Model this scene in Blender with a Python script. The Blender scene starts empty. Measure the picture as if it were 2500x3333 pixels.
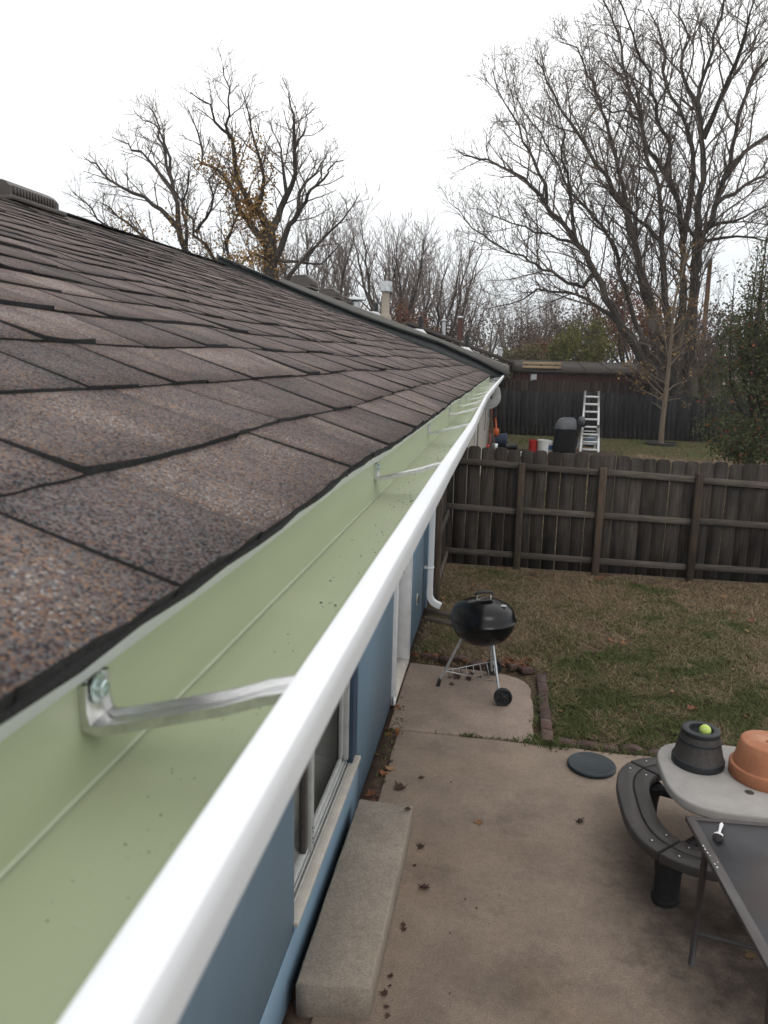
import bpy, math, random
import numpy as np
from mathutils import Vector, Matrix, noise as mnoise

# ------------------------------------------------------------------ camera, sky, sun, exposure
SC = bpy.context.scene
COL = SC.collection
CAM_H = 2.9
def make_camera():
    p, yw, ro = math.radians(11.1), math.radians(8.75), math.radians(1.4)
    fwd = Vector((-math.sin(yw)*math.cos(p), math.cos(yw)*math.cos(p), -math.sin(p)))
    r0 = Vector((math.cos(yw), math.sin(yw), 0)); u0 = r0.cross(fwd)
    r = r0*math.cos(ro) + u0*math.sin(ro); u = -r0*math.sin(ro) + u0*math.cos(ro)
    cd = bpy.data.cameras.new('camera'); co = bpy.data.objects.new('camera', cd); COL.objects.link(co)
    m = Matrix((r, u, -fwd)).transposed().to_4x4(); m.translation = (0, 0, CAM_H)
    co.matrix_world = m
    cd.sensor_fit = 'VERTICAL'; cd.sensor_height = 36; cd.lens = 27.016
    cd.clip_start = 0.02; cd.clip_end = 3000
    cd.dof.use_dof = True; cd.dof.focus_distance = 5.5; cd.dof.aperture_fstop = 12
    SC.camera = co
make_camera()

SUN_EL, SUN_AZ = math.radians(48), math.radians(150)
def make_world():
    w = bpy.data.worlds.new('World'); SC.world = w; w.use_nodes = True
    nt = w.node_tree; nt.nodes.clear(); N = nt.nodes.new; L = nt.links.new
    sky = N('ShaderNodeTexSky'); sky.sky_type = 'NISHITA'; sky.sun_disc = False
    sky.sun_elevation = SUN_EL; sky.sun_rotation = SUN_AZ; sky.dust_density = 4; sky.air_density = 1.2
    tc = N('ShaderNodeTexCoord'); sep = N('ShaderNodeSeparateXYZ'); L(tc.outputs['Generated'], sep.inputs[0])
    ramp = N('ShaderNodeValToRGB'); L(sep.outputs['Z'], ramp.inputs[0])
    e = ramp.color_ramp.elements
    e[0].position = 0.0; e[0].color = (.50, .54, .565, 1)
    e[1].position = .26; e[1].color = (.995, 1.0, 1.0, 1)
    k = ramp.color_ramp.elements.new(.08); k.color = (.74, .775, .80, 1)
    nz = N('ShaderNodeTexNoise'); nz.inputs['Scale'].default_value = 3.2; nz.inputs['Detail'].default_value = 4
    mp = N('ShaderNodeMapping'); mp.inputs['Scale'].default_value = (1, 1, 3.0)
    L(tc.outputs['Generated'], mp.inputs[0]); L(mp.outputs[0], nz.inputs['Vector'])
    mr = N('ShaderNodeMapRange'); mr.inputs['From Min'].default_value = .3; mr.inputs['From Max'].default_value = .7
    mr.inputs['To Min'].default_value = 11.9; mr.inputs['To Max'].default_value = 14.6
    L(nz.outputs['Fac'], mr.inputs['Value'])
    mul = N('ShaderNodeVectorMath'); mul.operation = 'SCALE'; L(ramp.outputs[0], mul.inputs[0]); L(mr.outputs[0], mul.inputs['Scale'])
    mix = N('ShaderNodeMix'); mix.data_type = 'RGBA'; mix.inputs['Factor'].default_value = .93
    L(sky.outputs[0], mix.inputs[6]); L(mul.outputs[0], mix.inputs[7])
    bg = N('ShaderNodeBackground'); bg.inputs['Strength'].default_value = .1
    L(mix.outputs[2], bg.inputs['Color'])
    out = N('ShaderNodeOutputWorld'); L(bg.outputs[0], out.inputs[0])
make_world()
def make_sun():
    ld = bpy.data.lights.new('sun', 'SUN'); ld.energy = .5; ld.angle = math.radians(25); ld.color = (1, .97, .93)
    lo = bpy.data.objects.new('sun', ld); COL.objects.link(lo)
    d = Vector((math.sin(SUN_AZ)*math.cos(SUN_EL), math.cos(SUN_AZ)*math.cos(SUN_EL), math.sin(SUN_EL)))
    lo.rotation_euler = d.to_track_quat('Z', 'Y').to_euler(); lo.location = (5, -5, 20)
make_sun()
SC.view_settings.view_transform = 'Standard'; SC.view_settings.look = 'None'
SC.view_settings.exposure = .08; SC.view_settings.gamma = 1; SC.view_settings.use_curve_mapping = False
SC.render.engine = 'CYCLES'
SC.cycles.max_bounces = 6; SC.cycles.diffuse_bounces = 3; SC.cycles.glossy_bounces = 3

rnd = random.Random(11)
rng = np.random.default_rng(7)

# ------------------------------------------------------------------ mesh helpers
class MB:
    def __init__(s): s.v = []; s.f = []; s.n = 0
    def add(s, v, f, m=0):
        v = np.asarray(v, np.float32).reshape(-1, 3); f = np.asarray(f, np.int32)
        s.v.append(v); s.f.append((f + s.n, m)); s.n += len(v); return s
    def polys(s, v, faces, m=0):
        by = {}
        for q in faces: by.setdefault(len(q), []).append(q)
        first = True; base = s.n
        s.v.append(np.asarray(v, np.float32).reshape(-1, 3)); s.n += len(s.v[-1])
        for k, fs in by.items(): s.f.append((np.asarray(fs, np.int32) + base, m))
        return s
    def mesh(s, name, mats, origin=(0, 0, 0), smooth=False):
        me = bpy.data.meshes.new(name)
        v = np.concatenate(s.v) - np.asarray(origin, np.float32)
        me.vertices.add(len(v)); me.vertices.foreach_set('co', v.ravel())
        li = np.concatenate([f.ravel() for f, m in s.f])
        lt = np.concatenate([np.full(len(f), f.shape[1], np.int32) for f, m in s.f])
        mi = np.concatenate([np.full(len(f), m, np.int32) for f, m in s.f])
        ls = np.concatenate([[0], np.cumsum(lt)[:-1]]).astype(np.int32)
        me.loops.add(len(li)); me.loops.foreach_set('vertex_index', li)
        me.polygons.add(len(lt)); me.polygons.foreach_set('loop_start', ls)
        me.polygons.foreach_set('loop_total', lt)
        for mm in mats: me.materials.append(mm)
        me.polygons.foreach_set('material_index', mi)
        if smooth: me.polygons.foreach_set('use_smooth', np.ones(len(lt), bool))
        me.update(calc_edges=True); me.validate()
        if smooth == 'auto':
            try: me.set_sharp_from_angle(angle=math.radians(38))
            except Exception: pass
        return me
ORG = {}
def tag(o, label=None, cat=None, group=None, kind=None):
    if label: o['label'] = label
    if cat: o['category'] = cat
    if group: o['group'] = group
    if kind: o['kind'] = kind
    return o
def thing(name, loc, label, cat, group=None):
    o = bpy.data.objects.new(name, None); COL.objects.link(o); o.location = loc; o.empty_display_size = .1
    ORG[o.name] = Vector(loc); return tag(o, label, cat, group)
def obj(name, mb, mats, parent=None, loc=None, smooth=False, **kw):
    """world-space builder -> ONE mesh object; its origin is the parent's base (or loc)"""
    if not isinstance(mats, (list, tuple)): mats = [mats]
    if parent is not None and loc is None: org = ORG[parent.name]
    else: org = Vector(loc if loc is not None else (0, 0, 0))
    me = mb.mesh(name, mats, org, smooth)
    o = bpy.data.objects.new(name, me); COL.objects.link(o)
    if parent is not None:
        o.parent = parent; o.location = org - ORG[parent.name]
    else: o.location = org
    ORG[o.name] = org
    return tag(o, **kw)
def inst(name, me, parent, loc, rot=(0, 0, 0), scale=None, **kw):
    o = bpy.data.objects.new(name, me); COL.objects.link(o)
    base = Vector((0, 0, 0))
    if parent is not None: o.parent = parent; base = ORG[parent.name]
    o.location = Vector(loc) - base; o.rotation_euler = rot
    if scale: o.scale = scale
    ORG[o.name] = Vector(loc)
    return tag(o, **kw)
def copy_tree(o, loc, rotz, scale=None, **kw):
    c = o.copy(); COL.objects.link(c); c.location = loc; c.rotation_euler = (0, 0, rotz)
    if scale: c.scale = scale
    for ch in list(o.children):
        d = ch.copy(); COL.objects.link(d); d.parent = c
        for g in list(ch.children):
            e = g.copy(); COL.objects.link(e); e.parent = d
    return tag(c, **kw)

BOXF = [(0, 3, 2, 1), (4, 5, 6, 7), (0, 1, 5, 4), (1, 2, 6, 5), (2, 3, 7, 6), (3, 0, 4, 7)]
def rotz(v, a, c=(0, 0, 0)):
    v = np.asarray(v, float) - c; ca, sa = math.cos(a), math.sin(a)
    return np.stack([v[:, 0]*ca - v[:, 1]*sa, v[:, 0]*sa + v[:, 1]*ca, v[:, 2]], 1) + c
def box(mb, x0, x1, y0, y1, z0, z1, m=0, b=0.0, M=None):
    """box with chamfered edges (b)"""
    if b <= 0:
        v = [(x0, y0, z0), (x1, y0, z0), (x1, y1, z0), (x0, y1, z0), (x0, y0, z1), (x1, y0, z1), (x1, y1, z1), (x0, y1, z1)]
        v = np.array(v, float)
        if M is not None: v = np.array([(M @ Vector(p))[:] for p in v])
        return mb.add(v, BOXF, m)
    V = []; idx = {}
    X = (x0, x1); Y = (y0, y1); Z = (z0, z1)
    for i in (0, 1):
        for j in (0, 1):
            for k in (0, 1):
                sx, sy, sz = (1 - 2*i)*b, (1 - 2*j)*b, (1 - 2*k)*b
                for ax in range(3):
                    p = [X[i] + sx, Y[j] + sy, Z[k] + sz]
                    p[ax] = (X[i], Y[j], Z[k])[ax]
                    idx[(i, j, k, ax)] = len(V); V.append(p)
    F = []
    def q(*ks): F.append([idx[k] for k in ks])
    for s in (0, 1):
        q((s, 0, 0, 0), (s, 1, 0, 0), (s, 1, 1, 0), (s, 0, 1, 0)); q((0, s, 0, 1), (0, s, 1, 1), (1, s, 1, 1), (1, s, 0, 1)); q((0, 0, s, 2), (1, 0, s, 2), (1, 1, s, 2), (0, 1, s, 2))
    for i in (0, 1):
        for j in (0, 1):
            q((i, j, 0, 0), (i, j, 1, 0), (i, j, 1, 1), (i, j, 0, 1))
            q((i, 0, j, 0), (i, 1, j, 0), (i, 1, j, 2), (i, 0, j, 2))
            q((0, i, j, 1), (1, i, j, 1), (1, i, j, 2), (0, i, j, 2))
            for k in (0, 1): q((i, j, k, 0), (i, j, k, 1), (i, j, k, 2))
    v = np.array(V, float); ctr = v.mean(0)
    G = []
    for f in F:
        a, b2, c = v[f[0]], v[f[1]], v[f[2]]
        if np.dot(np.cross(b2 - a, c - a), v[f].mean(0) - ctr) < 0: f = f[::-1]
        G.append(f)
    if M is not None: v = np.array([(M @ Vector(p))[:] for p in v])
    return mb.polys(v, G, m)
def tube(mb, pts, rad, k=6, m=0, cap=True):
    P = np.asarray(pts, float); n = len(P)
    R = np.broadcast_to(np.asarray(rad, float), (n,))
    T = np.empty_like(P); T[1:-1] = P[2:] - P[:-2]; T[0] = P[1] - P[0]; T[-1] = P[-1] - P[-2]
    T /= np.linalg.norm(T, axis=1)[:, None] + 1e-9
    ref = np.array([.31, .95, .05]) if abs(T[:, 1]).mean() < .8 else np.array([1., 0, 0])
    A = np.cross(T, ref); A /= np.linalg.norm(A, axis=1)[:, None] + 1e-9
    B = np.cross(T, A)
    a = np.arange(k)*2*math.pi/k
    V = P[:, None, :] + R[:, None, None]*(np.cos(a)[None, :, None]*A[:, None, :] + np.sin(a)[None, :, None]*B[:, None, :])
    i = np.arange(n - 1)[:, None]*k; j = np.arange(k)[None, :]; j2 = (j + 1) % k
    F = np.stack([i + j, i + j2, i + k + j2, i + k + j], -1).reshape(-1, 4)
    mb.add(V.reshape(-1, 3), F, m)
    if cap and k > 3:
        base = mb.n - n*k
        mb.f.append((np.array([list(range(base, base + k))]), m)); mb.f.append((np.array([list(range(mb.n - 1, mb.n - k - 1, -1))]), m))
    return mb
def lathe(mb, prof, c, k=32, m=0, close=False):
    """prof: list of (r,z) bottom->top round axis z at c"""
    prof = np.asarray(prof, float); n = len(prof); a = np.arange(k)*2*math.pi/k
    V = np.stack([prof[:, 0, None]*np.cos(a), prof[:, 0, None]*np.sin(a), np.broadcast_to(prof[:, 1, None], (n, k))], -1) + np.asarray(c, float)
    i = np.arange(n - 1)[:, None]*k; j = np.arange(k)[None, :]; j2 = (j + 1) % k
    F = np.stack([i + j, i + j2, i + k + j2, i + k + j], -1).reshape(-1, 4)
    return mb.add(V.reshape(-1, 3), F, m)
def prism(mb, poly, z0, z1, m=0, bev=0.0):
    """vertical prism from an outline [(x,y)], with a bevelled top rim"""
    P = np.asarray(poly, float); n = len(P)
    nx = np.roll(P, -1, 0) - np.roll(P, 1, 0); nrm = np.stack([nx[:, 1], -nx[:, 0]], 1); nrm /= np.linalg.norm(nrm, axis=1)[:, None] + 1e-9
    ar = .5*np.sum(P[:, 0]*np.roll(P[:, 1], -1) - np.roll(P[:, 0], -1)*P[:, 1])
    if ar < 0: P = P[::-1]; nrm = nrm[::-1]*-1; nrm = -nrm if False else nrm
    nx = np.roll(P, -1, 0) - np.roll(P, 1, 0); nrm = np.stack([nx[:, 1], -nx[:, 0]], 1); nrm /= np.linalg.norm(nrm, axis=1)[:, None] + 1e-9
    rings = [(P - nrm*bev, z0), (P, z0 + bev), (P, z1 - bev), (P - nrm*bev*.35, z1 - bev*.35), (P - nrm*bev, z1)] if bev > 0 else [(P, z0), (P, z1)]
    V = np.concatenate([np.column_stack([p, np.full(n, z)]) for p, z in rings])
    F = []
    for r in range(len(rings) - 1):
        for i in range(n): F.append((r*n + i, r*n + (i + 1) % n, (r + 1)*n + (i + 1) % n, (r + 1)*n + i))
    F.append(tuple(range(n - 1, -1, -1))); F.append(tuple(range((len(rings) - 1)*n, len(rings)*n)))
    return mb.polys(V, F, m)
def catmull(pts, step):
    P = np.asarray(pts, float)
    P2 = np.vstack([2*P[0] - P[1], P, 2*P[-1] - P[-2]]); out = []
    for i in range(1, len(P2) - 2):
        n = max(2, int(np.linalg.norm(P2[i + 1] - P2[i])/step))
        t = np.linspace(0, 1, n, endpoint=False)[:, None]
        a, b, c, d = P2[i - 1], P2[i], P2[i + 1], P2[i + 2]
        out.append(.5*((2*b) + (-a + c)*t + (2*a - 5*b + 4*c - d)*t**2 + (-a + 3*b - 3*c + d)*t**3))
    out.append(P[-1:]); return np.vstack(out)

# ------------------------------------------------------------------ material helpers
def newmat(name):
    m = bpy.data.materials.new(name); m.use_nodes = True; nt = m.node_tree
    return m, nt, nt.nodes.get('Principled BSDF'), nt.nodes.new, nt.links.new
def pm(name, c1, c2=None, scale=8., rough=.6, bump=0., bscale=None, stretch=(1, 1, 1), metal=0., spec=.4, detail=5, lo=.35, hi=.65, c3=None, s3=1.2, f3=.5, rand=.0, coat=0.):
    """two-tone noise material, optional third tone in large patches, per-object brightness variation"""
    m, nt, P, N, L = newmat(name)
    P.inputs['Roughness'].default_value = rough; P.inputs['Metallic'].default_value = metal
    P.inputs['Specular IOR Level'].default_value = spec
    if coat: P.inputs['Coat Weight'].default_value = coat; P.inputs['Coat Roughness'].default_value = .05
    tc = N('ShaderNodeTexCoord'); oi = N('ShaderNodeObjectInfo')
    sc = N('ShaderNodeVectorMath'); sc.operation = 'SCALE'; sc.inputs[0].default_value = (37, 91, 53); L(oi.outputs['Random'], sc.inputs['Scale'])
    ad = N('ShaderNodeVectorMath'); ad.operation = 'ADD'; L(tc.outputs['Object'], ad.inputs[0]); L(sc.outputs[0], ad.inputs[1])
    mp = N('ShaderNodeMapping'); mp.inputs['Scale'].default_value = stretch; L(ad.outputs[0], mp.inputs[0])
    nz = N('ShaderNodeTexNoise'); nz.inputs['Scale'].default_value = scale; nz.inputs['Detail'].default_value = detail; nz.inputs['Roughness'].default_value = .62
    L(mp.outputs[0], nz.inputs['Vector'])
    c2 = c2 or tuple(x*.75 for x in c1)
    rp = N('ShaderNodeValToRGB'); e = rp.color_ramp.elements
    e[0].position = lo; e[0].color = (*c2, 1); e[1].position = hi; e[1].color = (*c1, 1)
    L(nz.outputs['Fac'], rp.inputs[0]); col = rp.outputs[0]
    if c3:
        n3 = N('ShaderNodeTexNoise'); n3.inputs['Scale'].default_value = s3; n3.inputs['Detail'].default_value = 4; L(ad.outputs[0], n3.inputs['Vector'])
        r3 = N('ShaderNodeMapRange'); r3.inputs['From Min'].default_value = f3; r3.inputs['From Max'].default_value = f3 + .18; L(n3.outputs['Fac'], r3.inputs['Value'])
        mx = N('ShaderNodeMix'); mx.data_type = 'RGBA'; L(r3.outputs[0], mx.inputs['Factor']); L(col, mx.inputs[6]); mx.inputs[7].default_value = (*c3, 1); col = mx.outputs[2]
    if rand:
        mr = N('ShaderNodeMapRange'); mr.inputs['To Min'].default_value = 1 - rand; mr.inputs['To Max'].default_value = 1 + rand; L(oi.outputs['Random'], mr.inputs['Value'])
        vm = N('ShaderNodeVectorMath'); vm.operation = 'SCALE'; L(col, vm.inputs[0]); L(mr.outputs[0], vm.inputs['Scale']); col = vm.outputs[0]
    L(col, P.inputs['Base Color'])
    if bump:
        b = N('ShaderNodeBump'); b.inputs['Strength'].default_value = bump; b.inputs['Distance'].default_value = .01
        if bscale:
            nb = N('ShaderNodeTexNoise'); nb.inputs['Scale'].default_value = bscale; nb.inputs['Detail'].default_value = 4; L(mp.outputs[0], nb.inputs['Vector']); L(nb.outputs['Fac'], b.inputs['Height'])
        else: L(nz.outputs['Fac'], b.inputs['Height'])
        L(b.outputs[0], P.inputs['Normal'])
    return m
def leafmat(name, cols, rough=.7, trans=.25):
    """per-leaf colour picked from a palette by the leaf's own island"""
    m, nt, P, N, L = newmat(name)
    g = N('ShaderNodeNewGeometry'); oi = N('ShaderNodeObjectInfo')
    ad = N('ShaderNodeMath'); ad.operation = 'ADD'; L(g.outputs['Random Per Island'], ad.inputs[0]); L(oi.outputs['Random'], ad.inputs[1])
    fr = N('ShaderNodeMath'); fr.operation = 'FRACT'; L(ad.outputs[0], fr.inputs[0])
    rp = N('ShaderNodeValToRGB'); rp.color_ramp.interpolation = 'LINEAR'; e = rp.color_ramp.elements
    n = len(cols); e[0].position = 0; e[0].color = (*cols[0], 1); e[1].position = 1; e[1].color = (*cols[-1], 1)
    for i in range(1, n - 1): k = e.new(i/(n - 1)); k.color = (*cols[i], 1)
    L(fr.outputs[0], rp.inputs[0]); L(rp.outputs[0], P.inputs['Base Color'])
    P.inputs['Roughness'].default_value = rough; P.inputs['Specular IOR Level'].default_value = .25
    if trans:
        tr = N('ShaderNodeBsdfTranslucent'); L(rp.outputs[0], tr.inputs['Color'])
        mx = N('ShaderNodeMixShader'); mx.inputs[0].default_value = trans
        L(P.outputs[0], mx.inputs[1]); L(tr.outputs[0], mx.inputs[2]); L(mx.outputs[0], nt.nodes['Material Output'].inputs[0])
    return m

def shingle_mat():
    m, nt, P, N, L = newmat('shingle_granules')
    tc = N('ShaderNodeTexCoord'); g = N('ShaderNodeNewGeometry'); oi = N('ShaderNodeObjectInfo')
    vo = N('ShaderNodeTexVoronoi'); vo.inputs['Scale'].default_value = 470; L(tc.outputs['Object'], vo.inputs['Vector'])
    sp = N('ShaderNodeSeparateColor'); L(vo.outputs['Color'], sp.inputs[0])
    tone = N('ShaderNodeMath'); tone.operation = 'ADD'; L(g.outputs['Random Per Island'], tone.inputs[0]); L(oi.outputs['Random'], tone.inputs[1])
    fr = N('ShaderNodeMath'); fr.operation = 'FRACT'; L(tone.outputs[0], fr.inputs[0])
    # patch noise: which blend of granules lies where
    pn = N('ShaderNodeTexNoise'); pn.inputs['Scale'].default_value = 7.5; pn.inputs['Detail'].default_value = 3
    av = N('ShaderNodeVectorMath'); av.operation = 'SCALE'; av.inputs[0].default_value = (5, 9, 3); L(fr.outputs[0], av.inputs['Scale'])
    ad = N('ShaderNodeVectorMath'); ad.operation = 'ADD'; L(tc.outputs['Object'], ad.inputs[0]); L(av.outputs[0], ad.inputs[1]); L(ad.outputs[0], pn.inputs['Vector'])
    pr = N('ShaderNodeMapRange'); pr.inputs['From Min'].default_value = .38; pr.inputs['From Max'].default_value = .68; pr.inputs['To Min'].default_value = -.14; pr.inputs['To Max'].default_value = .08; L(pn.outputs['Fac'], pr.inputs['Value'])
    tr = N('ShaderNodeMapRange'); tr.inputs['To Min'].default_value = -.10; tr.inputs['To Max'].default_value = .10; L(fr.outputs[0], tr.inputs['Value'])
    s1 = N('ShaderNodeMath'); s1.operation = 'ADD'; L(sp.outputs[0], s1.inputs[0]); L(pr.outputs[0], s1.inputs[1])
    s2 = N('ShaderNodeMath'); s2.operation = 'ADD'; s2.use_clamp = True; L(s1.outputs[0], s2.inputs[0]); L(tr.outputs[0], s2.inputs[1])
    rp = N('ShaderNodeValToRGB'); rp.color_ramp.interpolation = 'CONSTANT'; e = rp.color_ramp.elements
    pal = [(0, (.026, .024, .026)), (.15, (.075, .05, .048)), (.32, (.105, .102, .108)), (.52, (.130, .092, .080)), (.68, (.150, .128, .118)), (.82, (.185, .108, .070)), (.93, (.225, .145, .096)), (.985, (.28, .26, .245))]
    e[0].position = 0; e[0].color = (*pal[0][1], 1); e[1].position = pal[-1][0]; e[1].color = (*pal[-1][1], 1)
    for p, c in pal[1:-1]: k = e.new(p); k.color = (*c, 1)
    L(s2.outputs[0], rp.inputs[0])
    tv = N('ShaderNodeMapRange'); tv.inputs['To Min'].default_value = .98; tv.inputs['To Max'].default_value = 1.32
    f2 = N('ShaderNodeMath'); f2.operation = 'MULTIPLY'; f2.inputs[1].default_value = 7.31; L(fr.outputs[0], f2.inputs[0])
    f3 = N('ShaderNodeMath'); f3.operation = 'FRACT'; L(f2.outputs[0], f3.inputs[0]); L(f3.outputs[0], tv.inputs['Value'])
    vm = N('ShaderNodeVectorMath'); vm.operation = 'SCALE'; L(rp.outputs[0], vm.inputs[0]); L(tv.outputs[0], vm.inputs['Scale'])
    # weathering streaks, large and faint
    wn = N('ShaderNodeTexNoise'); wn.inputs['Scale'].default_value = 1.3; wn.inputs['Detail'].default_value = 5; L(tc.outputs['Object'], wn.inputs['Vector'])
    wr = N('ShaderNodeMapRange'); wr.inputs['From Min'].default_value = .3; wr.inputs['From Max'].default_value = .7; wr.inputs['To Min'].default_value = .82; wr.inputs['To Max'].default_value = 1.15; L(wn.outputs['Fac'], wr.inputs['Value'])
    vm2 = N('ShaderNodeVectorMath'); vm2.operation = 'SCALE'; L(vm.outputs[0], vm2.inputs[0]); L(wr.outputs[0], vm2.inputs['Scale'])
    L(vm2.outputs[0], P.inputs['Base Color']); P.inputs['Roughness'].default_value = .9; P.inputs['Specular IOR Level'].default_value = .25
    b = N('ShaderNodeBump'); b.inputs['Strength'].default_value = .8; b.inputs['Distance'].default_value = .0016; b.invert = True
    L(vo.outputs['Distance'], b.inputs['Height']); L(b.outputs[0], P.inputs['Normal'])
    return m

M = {}
M['shingle'] = shingle_mat()
M['asphalt_edge'] = pm('asphalt_edge', (.022, .021, .021), (.010, .010, .010), 160, .95, .5)
M['drip_black'] = pm('dark_edge_metal', (.022, .028, .030), (.016, .019, .021), 12, .5, spec=.4)
M['neigh_shingle'] = pm('neighbour_shingles', (.17, .165, .15), (.115, .11, .10), 60, .95, .3, detail=8)
M['brown_shingle'] = pm('brown_shingles', (.075, .062, .055), (.045, .038, .034), 40, .95, .3, detail=8)
M['gut_in'] = pm('green_gutter_coating', (.405, .445, .30), (.375, .415, .275), 3.5, .38, .02, 60, (4, .5, 4), spec=.5, c3=(.43, .465, .33), s3=2.2, f3=.55)
M['white_paint'] = pm('white_painted_aluminium', (.75, .765, .78), (.70, .715, .735), 5, .36, .012, 30, (1, .6, 1), spec=.5)
M['white_trim'] = pm('white_painted_wood', (.68, .69, .70), (.58, .59, .60), 9, .5, .06, 40, spec=.4, c3=(.50, .50, .49), s3=3.5, f3=.6)
M['alu'] = pm('bright_aluminium', (.66, .66, .65), (.50, .50, .50), 30, .33, .03, 200, (3, 30, 3), metal=1.)
M['zinc'] = pm('zinc_screw', (.60, .70, .68), (.42, .5, .5), 90, .3, .1, metal=1.)
M['galv'] = pm('galvanised_steel', (.62, .64, .65), (.45, .47, .48), 14, .45, .03, metal=.9)
M['blue'] = pm('blue_painted_siding', (.195, .295, .385), (.180, .272, .358), 6, .5, .06, 60, (2, 2, .35), spec=.4, c3=(.205, .30, .385), s3=1.6, f3=.55)
M['blue_dark'] = pm('dark_blue_trim', (.03, .06, .10), (.025, .045, .08), 10, .5)
M['frame_grey'] = pm('grey_window_frame', (.42, .43, .42), (.33, .345, .34), 10, .45, .04, 60, spec=.4, c3=(.27, .27, .25), s3=6, f3=.62)
M['sill'] = pm('beige_sill', (.48, .45, .40), (.40, .37, .33), 14, .6, .1, 80)
M['glass'] = pm('window_glass', (.24, .245, .23), (.17, .175, .165), 2.2, .05, spec=.9)
M['soffit'] = pm('soffit_paint', (.55, .57, .58), (.48, .5, .51), 6, .7)
def concrete(name, a, b, stain, s3=1.1, f3=.52):
    return pm(name, a, b, 5.5, .88, .22, 90, detail=9, lo=.32, hi=.68, c3=stain, s3=s3, f3=f3, spec=.25)
M['rubber'] = pm('black_rubber', (.018, .018, .019), (.012, .012, .013), 30, .7, .1)
M['black_plastic'] = pm('black_plastic', (.02, .02, .021), (.015, .015, .016), 25, .45, .05, 200)
M['enamel'] = pm('black_enamel', (.005, .005, .006), (.004, .004, .005), 5, .2, .03, 30, spec=.3)
M['brick'] = pm('red_brick', (.105, .062, .052), (.062, .040, .035), 45, .95, .5, detail=7, rand=.25, c3=(.12, .095, .085), s3=14, f3=.55)
M['weathered'] = pm('weathered_fence_wood', (.070, .059, .051), (.028, .0245, .022), 5.5, .92, .6, 16, (9, 9, .45), detail=8, rand=.32, c3=(.028, .0255, .024), s3=2.0, f3=.5, spec=.15)
M['rail_wood'] = pm('weathered_rail_wood', (.125, .105, .088), (.062, .053, .046), 5.5, .92, .5, 16, (.6, 9, 9), detail=8, rand=.2, c3=(.06, .055, .05), s3=3, f3=.55, spec=.15)
M['post_wood'] = pm('weathered_post_wood', (.095, .070, .052), (.042, .032, .026), 5.5, .92, .6, 16, (9, 9, .5), detail=8, rand=.3, spec=.15)
M['far_fence'] = pm('far_fence_wood', (.030, .029, .030), (.016, .016, .017), 4, .95, .3, None, (7, 7, .5), detail=7, rand=.35, spec=.12)
M['far_fence_brown'] = pm('far_brown_fence_wood', (.045, .034, .030), (.026, .021, .019), 4, .95, .3, None, (7, 7, .5), detail=7, rand=.3, spec=.12)
M['bark_dark'] = pm('dark_bark', (.066, .056, .049), (.028, .025, .022), 7, .95, .8, 14, (3, 3, .6), detail=8, c3=(.11, .095, .078), s3=1.1, f3=.54, spec=.12)
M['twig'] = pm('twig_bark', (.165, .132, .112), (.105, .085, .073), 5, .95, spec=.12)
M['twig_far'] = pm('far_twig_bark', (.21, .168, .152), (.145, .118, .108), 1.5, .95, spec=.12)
M['bark_tan'] = pm('tan_young_bark', (.16, .125, .09), (.095, .075, .055), 10, .9, .4, 24, (3, 3, .8), detail=7)
M['pole'] = pm('tan_wooden_pole', (.20, .125, .075), (.13, .085, .055), 4, .9, .3, None, (6, 6, .4))
M['terra'] = pm('terracotta', (.40, .165, .085), (.31, .125, .065), 7, .85, .12, 90, detail=7, c3=(.44, .23, .14), s3=5, f3=.55)
M['barrel'] = pm('barrel_wood_print', (.060, .054, .050), (.032, .029, .028), 22, .6, .35, None, (5, 5, .9), detail=7)
M['band'] = pm('dark_barrel_band', (.020, .022, .025), (.015, .017, .019), 20, .5, .08, 120)
M['ball'] = pm('tennis_ball_felt', (.52, .64, .16), (.44, .56, .12), 60, .95, .4)
M['table_top'] = pm('weathered_taupe_plastic', (.36, .34, .325), (.30, .285, .27), 9, .62, .08, 160, detail=7, c3=(.31, .27, .235), s3=3.0, f3=.58, spec=.35)
M['bench'] = pm('dark_brown_plastic', (.062, .054, .051), (.045, .040, .038), 9, .55, .10, 180, detail=7, spec=.4)
M['steel_bolt'] = pm('bolt_steel', (.65, .65, .66), (.5, .5, .5), 60, .3, metal=1.)
M['dark_metal'] = pm('dark_brown_metal', (.072, .062, .060), (.052, .045, .044), 14, .45, .06, 120, spec=.5, c3=(.06, .05, .046), s3=9, f3=.6)
M['glass_top'] = pm('dusty_dark_glass', (.14, .136, .142), (.105, .102, .108), 4, .36, .02, 60, spec=.5, detail=8, c3=(.125, .108, .104), s3=2.4, f3=.5)
M['white_plastic'] = pm('white_plastic', (.75, .76, .76), (.66, .67, .68), 30, .4)
M['bristle'] = pm('dark_bristles', (.018, .012, .014), (.010, .008, .009), 90, .8, .5, None, (8, 8, 1))
M['disc'] = pm('dark_teal_plastic', (.022, .032, .038), (.015, .022, .027), 10, .5, .08, 90, detail=7, c3=(.05, .055, .052), s3=7, f3=.62)
M['leaf_rust'] = leafmat('dry_leaf_rust', [(.26, .10, .045), (.20, .085, .045), (.14, .065, .04)], .75, .15)
M['leaf_tan'] = leafmat('dry_leaf_tan', [(.33, .20, .10), (.25, .13, .065), (.20, .11, .06)], .75, .15)
M['leaf_dark'] = leafmat('dry_leaf_dark', [(.040, .022, .018), (.065, .035, .026), (.03, .02, .018)], .75, .1)
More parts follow.
